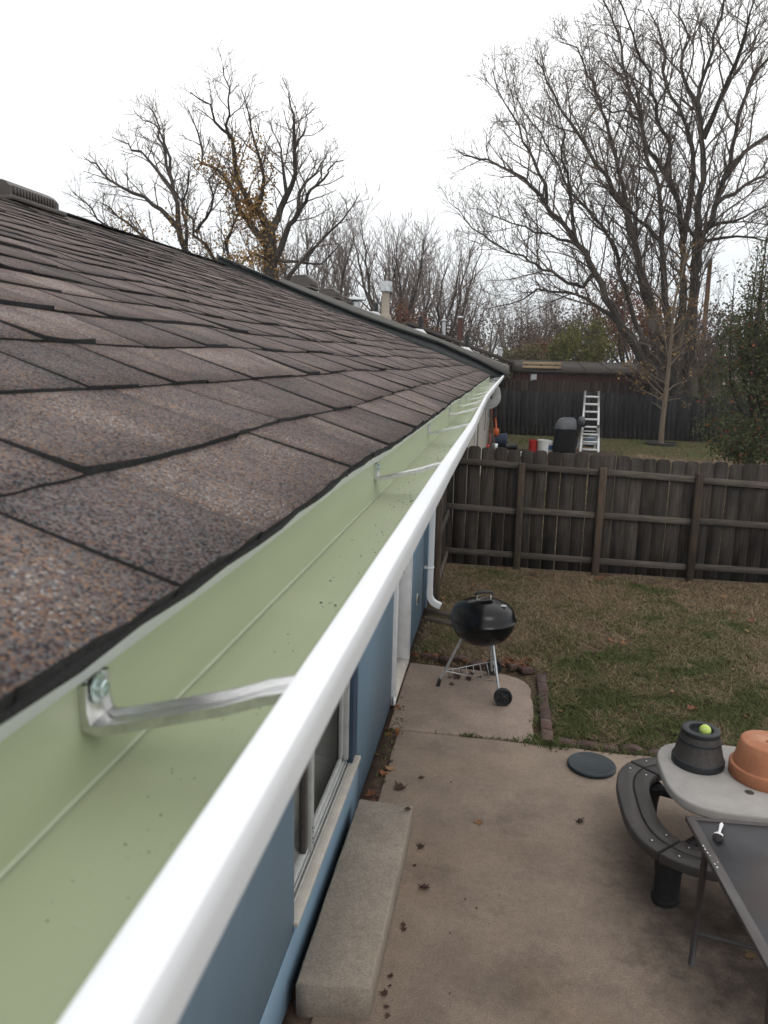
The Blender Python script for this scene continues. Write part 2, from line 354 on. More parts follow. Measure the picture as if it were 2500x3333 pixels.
# ------------------------------------------------------------------ limb courses of the three big trees (metres)
ELM=[[[[6.65,36.0,2.39],[5.22,36.05,4.17],[4.11,36.12,5.84],[3.31,36.2,7.41],[2.76,36.3,8.2],[1.91,36.4,9.18],[1.27,36.5,9.88],[0.62,36.61,10.63],[-0.22,36.73,11.29],[-1.37,36.85,11.82],[-2.1,36.98,11.97],[-2.79,37.11,12.29]],0.24,0.02],[[[1.27,36.5,9.88],[1.13,36.71,10.7],[0.48,37.02,11.83],[0.11,37.39,12.79],[-0.52,37.79,13.98],[-1.15,38.22,15.19],[-1.42,38.68,16.22]],0.08891790748301448,0.015],[[[3.54,36.18,6.96],[3.09,36.33,6.44],[2.4,36.56,6.54],[1.67,36.82,6.98],[0.99,37.11,7.44],[0.4,37.42,7.75],[-0.68,37.75,8.25],[-1.58,38.1,8.87],[-2.38,38.46,9.55],[-2.98,38.84,10.25]],0.1,0.015],[[[4.9,36.07,4.65],[4.61,36.34,4.92],[4.01,36.73,5.43],[3.31,37.18,5.92],[2.4,37.69,6.2],[1.14,38.23,6.4],[0.53,38.81,6.01],[-0.56,39.42,5.66],[-1.37,40.05,5.53]],0.12,0.012],[[[2.84,36.28,8.09],[1.97,36.55,8.43],[0.85,36.94,8.79],[-0.1,37.4,9.26],[-1.07,37.9,9.66],[-1.64,38.44,10.06]],0.07,0.012],[[[6.44,36.01,2.65],[5.82,36.18,4.28],[5.27,36.42,5.48],[4.55,36.71,7.48],[3.77,37.03,8.99],[3.16,37.37,9.69],[2.3,37.74,10.7],[1.84,38.12,11.78],[1.17,38.52,12.88],[0.5,38.94,13.9],[-0.25,39.36,15.03],[-0.46,39.81,16.08]],0.13,0.015],[[[2.64,36.31,8.34],[2.33,35.79,9.64],[2.0,35.02,10.69],[1.65,34.13,11.55],[1.58,33.14,12.32],[1.22,32.07,12.83]],0.08,0.012],[[[6.65,36.0,2.39],[5.98,35.98,5.46],[5.08,35.96,8.06],[4.36,35.93,9.75],[3.7,35.89,10.77],[2.84,35.86,11.97],[1.99,35.82,13.07],[1.36,35.78,13.98],[0.72,35.73,14.97],[0.5,35.69,15.49]],0.24,0.015],[[[5.59,35.97,6.58],[4.66,36.29,9.63],[4.22,36.75,11.71],[3.66,37.3,13.46],[3.23,37.9,14.78],[2.71,38.55,16.05],[2.07,39.24,17.27],[1.57,39.96,17.65]],0.15,0.015],[[[7.34,36.0,2.31],[6.61,36.09,5.77],[6.27,36.22,8.19],[6.04,36.37,10.02],[5.55,36.54,11.55],[5.21,36.73,12.53],[4.78,36.92,14.61],[3.84,37.13,15.89],[3.29,37.34,17.07]],0.2,0.015],[[[7.34,36.0,2.31],[7.35,36.18,5.78],[7.11,36.45,8.7],[6.89,36.75,9.89],[6.25,37.1,11.3],[5.55,37.47,12.25],[5.09,37.86,13.78],[4.65,38.27,15.05],[4.29,38.7,16.53],[3.94,39.15,17.93],[3.29,39.61,19.18]],0.2,0.03],[[[6.25,37.1,11.3],[6.31,36.76,12.06],[5.63,36.26,13.3],[5.04,35.68,14.65],[4.4,35.04,15.56],[3.89,34.35,16.24],[3.39,33.62,16.85]],0.1036778615058417,0.02],[[[7.93,36.0,2.33],[7.74,35.98,5.77],[7.66,35.96,8.15],[7.64,35.93,10.01],[7.48,35.9,12.27],[7.2,35.87,13.6],[7.32,35.84,14.89],[7.63,35.8,16.15],[7.8,35.76,17.4],[7.83,35.72,18.21]],0.26,0.03],[[[7.84,35.99,3.82],[7.76,35.84,7.67],[8.17,35.62,9.49],[8.35,35.36,10.61],[8.43,35.07,11.68],[8.58,34.76,12.8],[8.73,34.42,13.71],[9.19,34.08,14.64],[9.65,33.71,15.45]],0.22,0.03],[[[8.35,35.36,10.61],[9.07,35.42,11.59],[9.91,35.52,12.26],[11.1,35.63,13.0],[11.76,35.75,13.62]],0.11656846096013027,0.02],[[[7.24,35.88,13.41],[6.73,35.96,14.25],[6.35,36.08,15.09],[6.54,36.22,16.18],[6.22,36.37,17.2],[6.24,36.54,18.3]],0.1,0.015],[[[6.27,36.22,8.19],[5.11,35.5,9.06],[4.27,34.44,9.47],[3.27,33.21,9.93],[2.36,31.84,9.73]],0.09,0.012],[[[7.88,35.78,8.19],[9.09,35.17,8.31],[10.01,34.27,7.96],[10.61,33.23,7.33]],0.07,0.012],[[[5.16,37.8,13.56],[4.32,37.33,13.85],[3.46,36.63,13.77],[2.71,35.82,13.78]],0.07,0.012],[[[7.11,36.45,8.7],[7.39,36.74,10.64],[7.33,37.18,12.24],[7.03,37.69,13.5],[6.46,38.26,14.62],[6.16,38.86,15.96],[6.04,39.51,17.52],[5.53,40.19,18.95]],0.13732598478593858,0.02],[[[8.2,35.58,9.65],[9.4,36.15,10.5],[10.65,36.99,11.4],[11.98,37.97,12.37]],0.1,0.015],[[[7.48,35.9,12.27],[7.87,35.4,13.61],[8.19,34.66,14.63],[8.18,33.8,15.62],[8.23,32.84,16.32]],0.12,0.02],[[[7.13,36.03,3.31],[6.05,36.29,5.28],[5.45,36.67,7.28],[5.21,37.11,9.78],[5.38,37.6,11.04],[5.11,38.14,12.9],[4.64,38.7,14.71]],0.11,0.015],[[[7.99,35.71,8.72],[9.07,34.39,8.99],[9.66,32.46,9.06]],0.07,0.012]]
TREE_MIDDLE=[[[[-8.77,29.0,2.86],[-8.95,29.1,4.7],[-9.09,29.24,5.94],[-9.1,29.4,6.81],[-9.26,29.59,7.63]],0.3,0.2],[[[-9.26,29.59,7.63],[-9.5,29.46,8.13],[-9.84,29.28,8.51],[-10.07,29.07,8.97],[-10.25,28.83,9.82],[-10.36,28.57,10.64],[-10.74,28.3,11.09],[-11.0,28.02,11.61],[-11.45,27.72,12.03]],0.17,0.015],[[[-10.36,28.57,10.64],[-10.23,27.98,11.32],[-9.83,27.1,11.87],[-9.51,26.08,12.08]],0.05418166721814559,0.012],[[[-9.1,29.4,6.81],[-9.84,29.55,7.77],[-10.42,29.77,8.46],[-10.91,30.02,9.36],[-11.53,30.3,9.99],[-12.17,30.6,10.35],[-12.49,30.92,11.48],[-13.03,31.26,12.54]],0.15,0.015],[[[-9.84,29.28,8.51],[-9.48,29.1,8.34],[-9.22,28.84,9.36],[-9.43,28.53,10.43],[-9.54,28.19,11.37],[-9.69,27.83,12.02]],0.10437723829190415,0.012],[[[-9.19,29.51,7.28],[-8.87,29.37,8.11],[-8.41,29.17,8.8],[-8.12,28.93,9.55],[-7.95,28.67,10.45],[-7.99,28.39,11.4],[-8.11,28.09,11.98]],0.17,0.015],[[[-8.41,29.17,8.8],[-8.72,29.75,10.01],[-9.12,30.59,10.87],[-9.75,31.58,12.09]],0.07,0.012],[[[-7.98,28.71,10.32],[-7.88,29.46,11.0],[-7.95,30.57,11.9]],0.05214102171254087,0.012],[[[-9.09,29.31,6.31],[-8.42,29.23,7.34],[-8.17,29.1,7.97],[-7.66,28.96,8.57],[-7.43,28.8,8.98],[-6.91,28.63,9.2],[-6.58,28.45,9.59],[-6.12,28.26,9.82]],0.13,0.015],[[[-7.95,29.04,8.23],[-7.93,29.59,9.38],[-7.34,30.4,10.2],[-7.47,31.35,10.85]],0.07034393517727663,0.012],[[[-8.46,29.0,5.64],[-7.87,29.03,6.39],[-7.09,29.08,7.14],[-6.33,29.13,7.97],[-5.68,29.2,8.87]],0.1,0.012],[[[-8.9,29.29,6.61],[-8.2,29.5,6.5],[-7.27,29.81,6.49],[-6.55,30.17,7.39]],0.08,0.012],[[[-9.1,29.36,6.56],[-9.58,28.76,6.72],[-9.78,27.88,6.24]],0.06,0.02]]
TREE_LEFT=[[[[-13.01,31.0,2.78],[-13.05,31.13,5.39],[-13.31,31.31,7.05],[-13.71,31.53,8.3],[-14.0,31.77,9.56],[-14.23,32.03,10.22],[-14.53,32.3,11.09],[-14.85,32.59,11.88],[-15.08,32.89,12.67],[-15.57,33.2,13.28]],0.22,0.015],[[[-13.59,31.47,7.95],[-14.44,31.56,8.82],[-15.22,31.7,9.25],[-16.32,31.85,9.7],[-17.31,32.03,10.36],[-17.74,32.22,10.82],[-18.34,32.42,11.13]],0.12,0.012],[[[-14.0,31.77,9.56],[-14.72,32.15,10.36],[-15.54,32.72,11.11],[-16.43,33.37,11.7],[-17.8,34.1,12.34]],0.09,0.012],[[[-14.23,32.03,10.22],[-14.49,32.35,11.41],[-15.08,32.83,12.35],[-16.03,33.38,12.83],[-16.67,34.0,13.23]],0.06,0.012],[[[-11.48,31.0,2.81],[-11.51,30.9,5.9],[-11.87,30.76,6.78],[-12.55,30.59,7.75],[-12.78,30.41,8.4],[-13.21,30.21,9.23],[-13.52,29.99,9.66]],0.16,0.015],[[[-12.55,30.59,7.75],[-12.07,30.51,8.32],[-11.69,30.38,8.97],[-11.83,30.23,9.41],[-11.44,30.07,9.94],[-11.15,29.9,10.73]],0.06565271548045981,0.012],[[[-11.5,30.92,5.47],[-11.29,30.64,6.77],[-10.99,30.24,7.79],[-10.52,29.77,8.37],[-10.23,29.25,9.19]],0.1,0.012],[[[-13.75,31.0,6.4],[-14.48,30.71,7.47],[-15.35,30.28,8.0],[-15.73,29.78,8.49],[-15.75,29.23,8.58]],0.09,0.012],[[[-14.88,31.0,6.39],[-16.56,30.48,8.23],[-16.66,29.72,8.68],[-16.78,28.83,8.93]],0.07,0.012],[[[-13.31,31.31,7.05],[-13.21,31.15,8.04],[-13.2,30.91,8.98],[-12.73,30.63,9.89],[-12.91,30.32,10.2]],0.08,0.012]]
YOUNG=[[6.0, 31.0, -0.06], [5.98, 31.0, 0.82], [6.01, 31.0, 1.98], [6.02, 31.0, 3.54], [6.0, 31.0, 5.07], [6.1, 31.0, 5.87], [6.21, 31.0, 6.56], [6.25, 31.0, 7.45]]
YB=[[[5.96, 31.0, 1.67], [5.56, 31.0, 1.86], [5.13, 31.0, 2.06], [4.58, 31.0, 2.47]], [[5.97, 31.0, 1.82], [5.53, 31.0, 2.18], [4.97, 31.0, 2.74], [4.49, 31.0, 2.99]], [[6.05, 31.0, 2.04], [6.38, 31.0, 2.31], [6.87, 31.0, 2.48]], [[6.04, 31.0, 1.67], [6.28, 31.0, 1.75], [6.58, 31.0, 1.84]], [[6.04, 31.0, 2.97], [6.38, 31.0, 3.39], [6.74, 31.0, 3.81]], [[5.99, 31.0, 3.28], [5.77, 31.0, 4.05], [5.4, 31.0, 4.81], [4.98, 31.0, 5.05]], [[6.05, 31.0, 4.05], [6.38, 31.0, 4.52], [6.64, 31.0, 4.87]], [[6.05, 31.0, 4.26], [6.41, 31.0, 4.67], [6.67, 31.0, 5.08]], [[6.02, 31.0, 4.92], [6.31, 31.0, 5.27], [6.52, 31.0, 5.57]], [[5.97, 31.0, 4.56], [5.5, 31.0, 4.76], [5.14, 31.0, 4.9]], [[6.03, 31.0, 2.3], [5.71, 31.0, 2.5], [5.27, 31.0, 2.85]], [[6.04, 31.0, 3.54], [6.4, 31.0, 3.7], [6.76, 31.0, 4.12], [7.05, 31.0, 4.28]], [[5.91, 31.0, 1.35], [5.74, 31.0, 1.5], [5.58, 31.0, 1.6]]]
POLE=[[11.5, 50.0, 9.29], [11.55, 50.0, 5.61]]
# ------------------------------------------------------------------ ground and paving
WALLX = -.84
def ground_mat():
    m, nt, P, N, L = newmat('winter_ground')
    tc = N('ShaderNodeTexCoord'); P.inputs['Roughness'].default_value = .95; P.inputs['Specular IOR Level'].default_value = .15
    def nz(s, d=6):
        n = N('ShaderNodeTexNoise'); n.inputs['Scale'].default_value = s; n.inputs['Detail'].default_value = d; L(tc.outputs['Object'], n.inputs['Vector']); return n
    def mr(src, a, b):
        r = N('ShaderNodeMapRange'); r.inputs['From Min'].default_value = a; r.inputs['From Max'].default_value = b; L(src, r.inputs['Value']); return r.outputs[0]
    fine = nz(28, 8); mid = nz(2.2, 6); big = nz(.45, 5)
    def mix(f, a, b):
        x = N('ShaderNodeMix'); x.data_type = 'RGBA'; L(f, x.inputs['Factor'])
        for s, v in ((6, a), (7, b)):
            if isinstance(v, tuple): x.inputs[s].default_value = (*v, 1)
            else: L(v, x.inputs[s])
        return x.outputs[2]
    straw = mix(mr(fine.outputs['Fac'], .35, .65), (.052, .038, .026), (.135, .098, .062))
    soil = mix(mr(fine.outputs['Fac'], .35, .65), (.040, .026, .018), (.095, .058, .038))
    green = mix(mr(fine.outputs['Fac'], .35, .65), (.028, .042, .014), (.075, .082, .034))
    c = mix(mr(mid.outputs['Fac'], .50, .68), straw, soil)
    c = mix(mr(big.outputs['Fac'], .52, .68), c, green)
    L(c, P.inputs['Base Color'])
    b = N('ShaderNodeBump'); b.inputs['Strength'].default_value = .7; b.inputs['Distance'].default_value = .02; L(fine.outputs['Fac'], b.inputs['Height']); L(b.outputs[0], P.inputs['Normal'])
    return m
GZ = -.03
mb = MB(); g = 900.
xs = [-g, -60, -20, 0, 20, 60, g]; ys = [-60, 0, 20, 40, 90, 200, 1500]
V = [(x, y, GZ) for y in ys for x in xs]; F = [(j*7 + i, j*7 + i + 1, (j + 1)*7 + i + 1, (j + 1)*7 + i) for j in range(6) for i in range(6)]
mb.add(V, F); obj('ground', mb, ground_mat(), kind='structure')
M['soil'] = pm('bare_soil', (.085, .056, .042), (.042, .028, .022), 18, .97, .8, 40, detail=8, c3=(.05, .035, .028), s3=4, spec=.1)
mb = MB(); box(mb, WALLX - .02, -.70, -1.0, 9.3, GZ - .05, -.012); obj('soil_strip', mb, M['soil'], kind='structure')

def patio_mat(name, a, b, rust, dark, grime_and_shade=False):
    m, nt, P, N, L = newmat(name)
    tc = N('ShaderNodeTexCoord'); P.inputs['Roughness'].default_value = .86; P.inputs['Specular IOR Level'].default_value = .28
    def nz(s, d=6, st=(1, 1, 1)):
        mp = N('ShaderNodeMapping'); mp.inputs['Scale'].default_value = st; L(tc.outputs['Object'], mp.inputs[0])
        n = N('ShaderNodeTexNoise'); n.inputs['Scale'].default_value = s; n.inputs['Detail'].default_value = d; n.inputs['Roughness'].default_value = .65; L(mp.outputs[0], n.inputs['Vector']); return n.outputs['Fac']
    def mr(src, x, y, t0=0., t1=1.):
        r = N('ShaderNodeMapRange'); r.inputs['From Min'].default_value = x; r.inputs['From Max'].default_value = y; r.inputs['To Min'].default_value = t0; r.inputs['To Max'].default_value = t1; L(src, r.inputs['Value']); return r.outputs[0]
    def mix(f, a, b):
        x = N('ShaderNodeMix'); x.data_type = 'RGBA'; L(f, x.inputs['Factor'])
        for s, v in ((6, a), (7, b)):
            if isinstance(v, tuple): x.inputs[s].default_value = (*v, 1)
            else: L(v, x.inputs[s])
        return x.outputs[2]
    c = mix(mr(nz(2.6, 8), .36, .66), b, a)
    c = mix(mr(nz(.9, 5), .50, .72, 0, .65), c, rust)
    c = mix(mr(nz(1.7, 7, (1, 1, 1.3)), .56, .74, 0, .75), c, dark)
    if grime_and_shade:  # dark spots: real stains, with contact shade under bench and tables painted in
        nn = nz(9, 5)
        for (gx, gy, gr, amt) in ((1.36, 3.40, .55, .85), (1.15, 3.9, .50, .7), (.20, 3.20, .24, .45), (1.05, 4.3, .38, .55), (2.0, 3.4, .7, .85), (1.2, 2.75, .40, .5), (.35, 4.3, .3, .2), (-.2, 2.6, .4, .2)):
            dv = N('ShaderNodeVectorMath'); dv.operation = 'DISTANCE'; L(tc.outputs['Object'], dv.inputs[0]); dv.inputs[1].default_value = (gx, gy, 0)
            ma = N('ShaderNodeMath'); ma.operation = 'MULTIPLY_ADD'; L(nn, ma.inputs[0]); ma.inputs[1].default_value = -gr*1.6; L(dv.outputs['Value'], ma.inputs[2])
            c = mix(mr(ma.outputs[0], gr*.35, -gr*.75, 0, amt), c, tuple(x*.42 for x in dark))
    sp = nz(120, 3)
    c2 = N('ShaderNodeVectorMath'); c2.operation = 'SCALE'; L(c, c2.inputs[0]); L(mr(sp, .3, .7, .72, 1.25), c2.inputs['Scale'])
    sp2 = nz(26, 6)
    c3 = N('ShaderNodeVectorMath'); c3.operation = 'SCALE'; L(c2.outputs[0], c3.inputs[0]); L(mr(sp2, .3, .72, .88, 1.1), c3.inputs['Scale'])
    L(c3.outputs[0], P.inputs['Base Color'])
    bm = N('ShaderNodeBump'); bm.inputs['Strength'].default_value = .35; bm.inputs['Distance'].default_value = .004; L(sp2, bm.inputs['Height']); L(bm.outputs[0], P.inputs['Normal'])
    return m
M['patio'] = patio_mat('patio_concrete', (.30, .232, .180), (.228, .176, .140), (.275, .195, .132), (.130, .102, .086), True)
M['pad'] = patio_mat('pad_concrete', (.29, .225, .182), (.215, .168, .138), (.26, .185, .13), (.145, .113, .096))
M['stepc'] = patio_mat('step_concrete', (.295, .252, .208), (.230, .196, .162), (.27, .222, .168), (.178, .150, .124))
def slab(name, poly, z0, z1, mat, bev=.012):
    mb = MB(); prism(mb, poly, z0, z1, 0, bev); return obj(name, mb, mat, kind='structure')
def jag(p0, p1, n, a, r):
    return [(p0[0] + (p1[0] - p0[0])*i/n + r.uniform(-a, a), p0[1] + (p1[1] - p0[1])*i/n + r.uniform(-a, a)) for i in range(n)]
r = random.Random(3)
poly = jag((-.715, .2), (4.2, .2), 6, 0, r) + jag((4.2, .2), (4.2, 5.60), 6, 0, r) + jag((4.2, 5.62), (.42, 5.655), 30, .012, r) + jag((.42, 5.665), (-.715, 5.678), 14, .006, r) + jag((-.715, 5.675), (-.715, .2), 30, .008, r)
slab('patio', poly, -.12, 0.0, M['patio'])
poly = jag((-.80, 5.690), (.36, 5.694), 10, .005, r) + jag((.362, 5.70), (.365, 6.62), 10, .010, r) + [(.362, 6.70), (.345, 6.79), (.31, 6.86), (.25, 6.93), (.16, 6.985), (.05, 7.02)] + jag((0, 7.03), (-.80, 7.09), 10, .008, r) + jag((-.80, 7.09), (-.80, 5.69), 8, .004, r)
slab('door_pad', poly, -.12, .002, M['pad'])

# concrete step below the window
mb = MB(); poly = [(-.79, 2.87), (-.455, 2.91), (-.447, 3.6), (-.441, 4.365), (-.79, 4.372)]
P2 = []
for i in range(len(poly)):
    a, b = poly[i], poly[(i + 1) % len(poly)]
    n = 12 if abs(a[1] - b[1]) > .5 else 5
    P2 += [(a[0] + (b[0] - a[0])*t/n + r.uniform(-.002, .002), a[1] + (b[1] - a[1])*t/n + r.uniform(-.002, .002)) for t in range(n)]
prism(mb, P2, -.02, .17, 0, .012)
obj('concrete_step', mb, M['stepc'], loc=(-.62, 3.6, 0), label='long low concrete step against the blue wall under the window', cat='step')

# ------------------------------------------------------------------ our house
house = thing('house', (-4.0, 4.5, 0), 'blue sided house with brown shingle roof filling the left foreground', 'house')
SL = .36; TH = math.atan(SL); CT, ST = math.cos(TH), math.sin(TH)
EX = -.215; RIDGEX = -4.0; YEND = 10.55; Y0R = -1.2
SLEN = (EX - RIDGEX)/CT
def z_eave(y): return 2.740 + .010*min(max(y, 0), 10)/9.8
def und(s, y):
    return .0035*math.sin(2.3*y + 5*s) + .0025*math.sin(6.1*y - 9*s + 1.) + .005*mnoise.noise((y*1.7, s*2.3, .7))
def twist(s, y): return .0027*s*(y - 5.5)
def rp(s, y, h):
    h = h + und(s, y)
    return (EX - s*CT + h*ST, y, z_eave(y) + s*ST + h*CT + twist(s, y))

# walls (with the openings left for window and door)
YC = 8.93                      # far corner of the wall
WY0, WY1, WZ0, WZ1 = 3.03, 4.60, .325, 1.75
DY0, DY1, DZ1 = 6.20, 7.00, 2.02
mb = MB(); WI = WALLX - .12; TOPZ = 2.60
box(mb, WI, WALLX, -1.2, WY0, -.02, TOPZ, 0)
box(mb, WI, WALLX, WY0, WY1, -.02, WZ0, 0); box(mb, WI, WALLX, WY0, WY1, WZ1, TOPZ, 0)
box(mb, WI, WALLX, WY1, DY0, -.02, TOPZ, 0)
box(mb, WI, WALLX, DY0, DY1, DZ1, TOPZ, 0)
box(mb, WI, WALLX, DY1, YC, -.02, TOPZ, 0)
box(mb, -7.0, WI, YC - .12, YC, -.02, TOPZ, 0)
# gable triangle at the far end
V = [(-7.0, YC - .12, TOPZ), (WI, YC - .12, TOPZ), (RIDGEX, YC - .12, 3.86), (-7.0, YC, TOPZ), (WI, YC, TOPZ), (RIDGEX, YC, 3.86)]
mb.polys(V, [(0, 1, 2), (5, 4, 3), (0, 2, 5, 3), (1, 4, 5, 2)], 0)
wall = obj('wall', mb, M['blue'], house)
# lapped siding sheets: a slightly proud lower skirt and vertical joints
for (a, b2, z0, z1, t) in [(-1.2, 4.50, .0, .298, .0035)]:
    mb = MB(); box(mb, WALLX + .001, WALLX + t, a, b2, z0, z1, 0, .002); obj('siding_sheet', mb, M['blue'], wall)
for yj in ():
    mb = MB(); box(mb, WALLX + .0005, WALLX + .004, yj - .02, yj + .02, .28, TOPZ - .01, 0, .0015); obj('joint_strip', mb, M['blue'], wall)
mb = MB(); box(mb, WALLX - .001, WALLX + .018, YC - .07, YC + .012, -.02, TOPZ - .002, 0, .003); obj('corner_board', mb, M['blue'], wall)

# window: slider with grey frames, set in from the wall face
win = obj('window', (lambda b: (box(b, WALLX - .10, WALLX - .055, WY0, WY1, WZ0 + .03, WZ0 + .075, 0, .004), box(b, WALLX - .10, WALLX - .055, WY0, WY1, WZ1 - .05, WZ1, 0, .004), box(b, WALLX - .10, WALLX - .035, WY1 - .19, WY1 - .145, WZ0 + .075, WZ1 - .05, 0, .004), box(b, WALLX - .10, WALLX - .055, WY0, WY0 + .05, WZ0 + .075, WZ1 - .05, 0, .004), b)[-1])(MB()), M['frame_grey'], house)
mb = MB(); box(mb, WALLX - .095, WALLX - .088, WY0 + .05, WY1 - .19, WZ0 + .075, WZ1 - .05, 0); obj('glass_pane', mb, M['glass'], win)
mb = MB(); box(mb, WALLX - .080, WALLX - .038, 3.50, 3.555, WZ0 + .04, WZ1 - .03, 0, .004); obj('meeting_rail', mb, M['frame_grey'], win)
mb = MB(); box(mb, WALLX - .086, WALLX - .055, 3.44, 3.485, WZ0 + .076, WZ1 - .055, 0, .003); obj('meeting_rail', mb, M['dark_metal'], win)
for z0, z1, x0, x1 in ((WZ0 + .077, WZ0 + .115, WALLX - .086, WALLX - .060), (WZ1 - .10, WZ1 - .052, WALLX - .086, WALLX - .060)):
    mb = MB(); box(mb, x0, x1, 3.56, WY1 - .195, z0, z1, 0, .004); obj('sash_rail', mb, M['frame_grey'], win)
mb = MB(); box(mb, WALLX - .086, WALLX - .060, WY1 - .245, WY1 - .196, WZ0 + .077, WZ1 - .055, 0, .004); obj('sash_rail', mb, M['frame_grey'], win)
mb = MB(); box(mb, WALLX - .10, WALLX - .012, WY1 - .14, WY1 - .002, WZ0 + .032, WZ1, 0, .003); obj('jamb', mb, M['blue_dark'], win)
for k in range(2):
    mb = MB(); y = WY0 + .052; box(mb, WALLX - .052 + .018*k, WALLX - .045 + .018*k, y, WY1 - .15, WZ0 + .032, WZ0 + .052 - .008*k, 0, .001); obj('track', mb, M['frame_grey'], win)
mb = MB(); box(mb, WALLX - .055, WALLX + .022, WY0 - .01, WY1 - .02, WZ0 + .001, WZ0 + .028, 0, .004); obj('window_sill', mb, M['sill'], win)
for k in range(4):
    mb = MB(); lathe(mb, [(.006, 0), (.006, .003), (0, .004)], (0, 0, 0), 8)
    v = mb.v[0]; mb.v[0] = np.column_stack([v[:, 2] + WALLX - .038, v[:, 0] + 3.53 - .01*(k % 2), v[:, 1] + WZ0 + .09 + .03*k]).astype(np.float32)
    obj('screw', mb, M['blue_dark'], win)

# door with white casing and a low threshold
door = obj('door', (lambda b: (box(b, WALLX - .115, WALLX - .08, DY0 + .03, DY1 - .03, .07, DZ1 - .03, 0, .003), b)[-1])(MB()), M['white_trim'], house)
for (a, b2, z0, z1) in ((DY0 + .12, DY1 - .12, .25, .85), (DY0 + .12, DY1 - .12, 1.0, 1.85)):
    mb = MB(); box(mb, WALLX - .079, WALLX - .07, a, b2, z0, z1, 0, .008); obj('door_panel', mb, M['white_trim'], door)
mb = MB(); lathe(mb, [(.012, 0), (.012, .03), (.028, .04), (.03, .055), (.018, .068), (0, .07)], (0, 0, 0), 16)
v = mb.v[0]; mb.v[0] = np.column_stack([v[:, 2] + WALLX - .08, v[:, 0] + DY1 - .10, v[:, 1] + .98]).astype(np.float32); obj('door_knob', mb, M['zinc'], door, smooth='auto')
mb = MB(); box(mb, WALLX - .125, WALLX + .036, DY1 - .006, DY1 + .085, .062, DZ1 + .09, 0, .004); box(mb, WALLX + .037, WALLX + .046, DY1 + .012, DY1 + .03, .07, DZ1 + .08, 0, .002)
obj('casing', mb, M['white_trim'], door)
mb = MB(); box(mb, WALLX - .11, WALLX + .030, DY0 - .085, DY0 + .005, .03, DZ1 + .09, 0, .004); obj('casing', mb, M['white_trim'], door)
mb = MB(); box(mb, WALLX - .11, WALLX + .033, DY0 + .007, DY1 - .008, DZ1 - .004, DZ1 + .085, 0, .004); obj('casing', mb, M['white_trim'], door)
mb = MB(); V = [(WALLX - .12, DY0 - .10, .0), (WALLX + .035, DY0 - .10, .0), (WALLX + .035, DY1 + .09, .0), (WALLX - .12, DY1 + .09, .0), (WALLX - .12, DY0 - .10, .075), (WALLX + .035, DY0 - .10, .028), (WALLX + .035, DY1 + .09, .060), (WALLX - .12, DY1 + .09, .085)]
mb.add(V, BOXF); obj('threshold', mb, M['sill'], door)
mb = MB(); box(mb, WALLX + .02, WALLX + .042, DY0 - .13, DY0 - .075, .012, .075, 0, .005); obj('threshold_end', mb, M['white_trim'], door)
# outdoor socket / hose tap plate on the wall beyond the door
mb = MB(); box(mb, WALLX + .0005, WALLX + .012, 7.86, 7.95, .335, .455, 0, .003); pl = obj('socket_plate', mb, M['frame_grey'], house)
mb = MB(); box(mb, WALLX + .0125, WALLX + .030, 7.88, 7.93, .36, .43, 0, .004); obj('socket_cover', mb, M['dark_metal'], pl)

# soffit and fascia
mb = MB(); box(mb, WALLX + .001, -.262, -1.2, YEND - .05, 2.585, 2.598, 0); obj('soffit', mb, M['soffit'], house)
mb = MB(); box(mb, -.261, -.242, -1.2, YEND - .03, 2.575, 2.726, 0, .002); obj('fascia', mb, M['white_trim'], house)

# roof deck (the shingles lie on it), far slope and rake
mb = MB()
NY = 12
yy = np.linspace(Y0R, YEND, NY)
V = []
for y in yy:
    zt = z_eave(y) + SLEN*ST + twist(SLEN, y)
    V += [(EX - .050, y, z_eave(y) - .002), (RIDGEX, y, zt - .014), (RIDGEX - 3.7, y, z_eave(y) - .02), (EX - .06, y, z_eave(y) - .05), (RIDGEX, y, zt - .06), (RIDGEX - 3.7, y, z_eave(y) - .06)]
F = []
for i in range(NY - 1):
    o = i*6; q = o + 6
    F += [(o, q, q + 1, o + 1), (o + 1, q + 1, q + 2, o + 2), (o + 3, o + 4, q + 4, q + 3), (o + 4, o + 5, q + 5, q + 4), (o, o + 3, q + 3, q)]
F += [(0, 1, 4, 3), (1, 2, 5, 4)]; o = (NY - 1)*6; F += [(o, o + 3, o + 4, o + 1), (o + 1, o + 4, o + 5, o + 2)]
mb.add(V, F); roof = obj('roof', mb, M['asphalt_edge'], house)

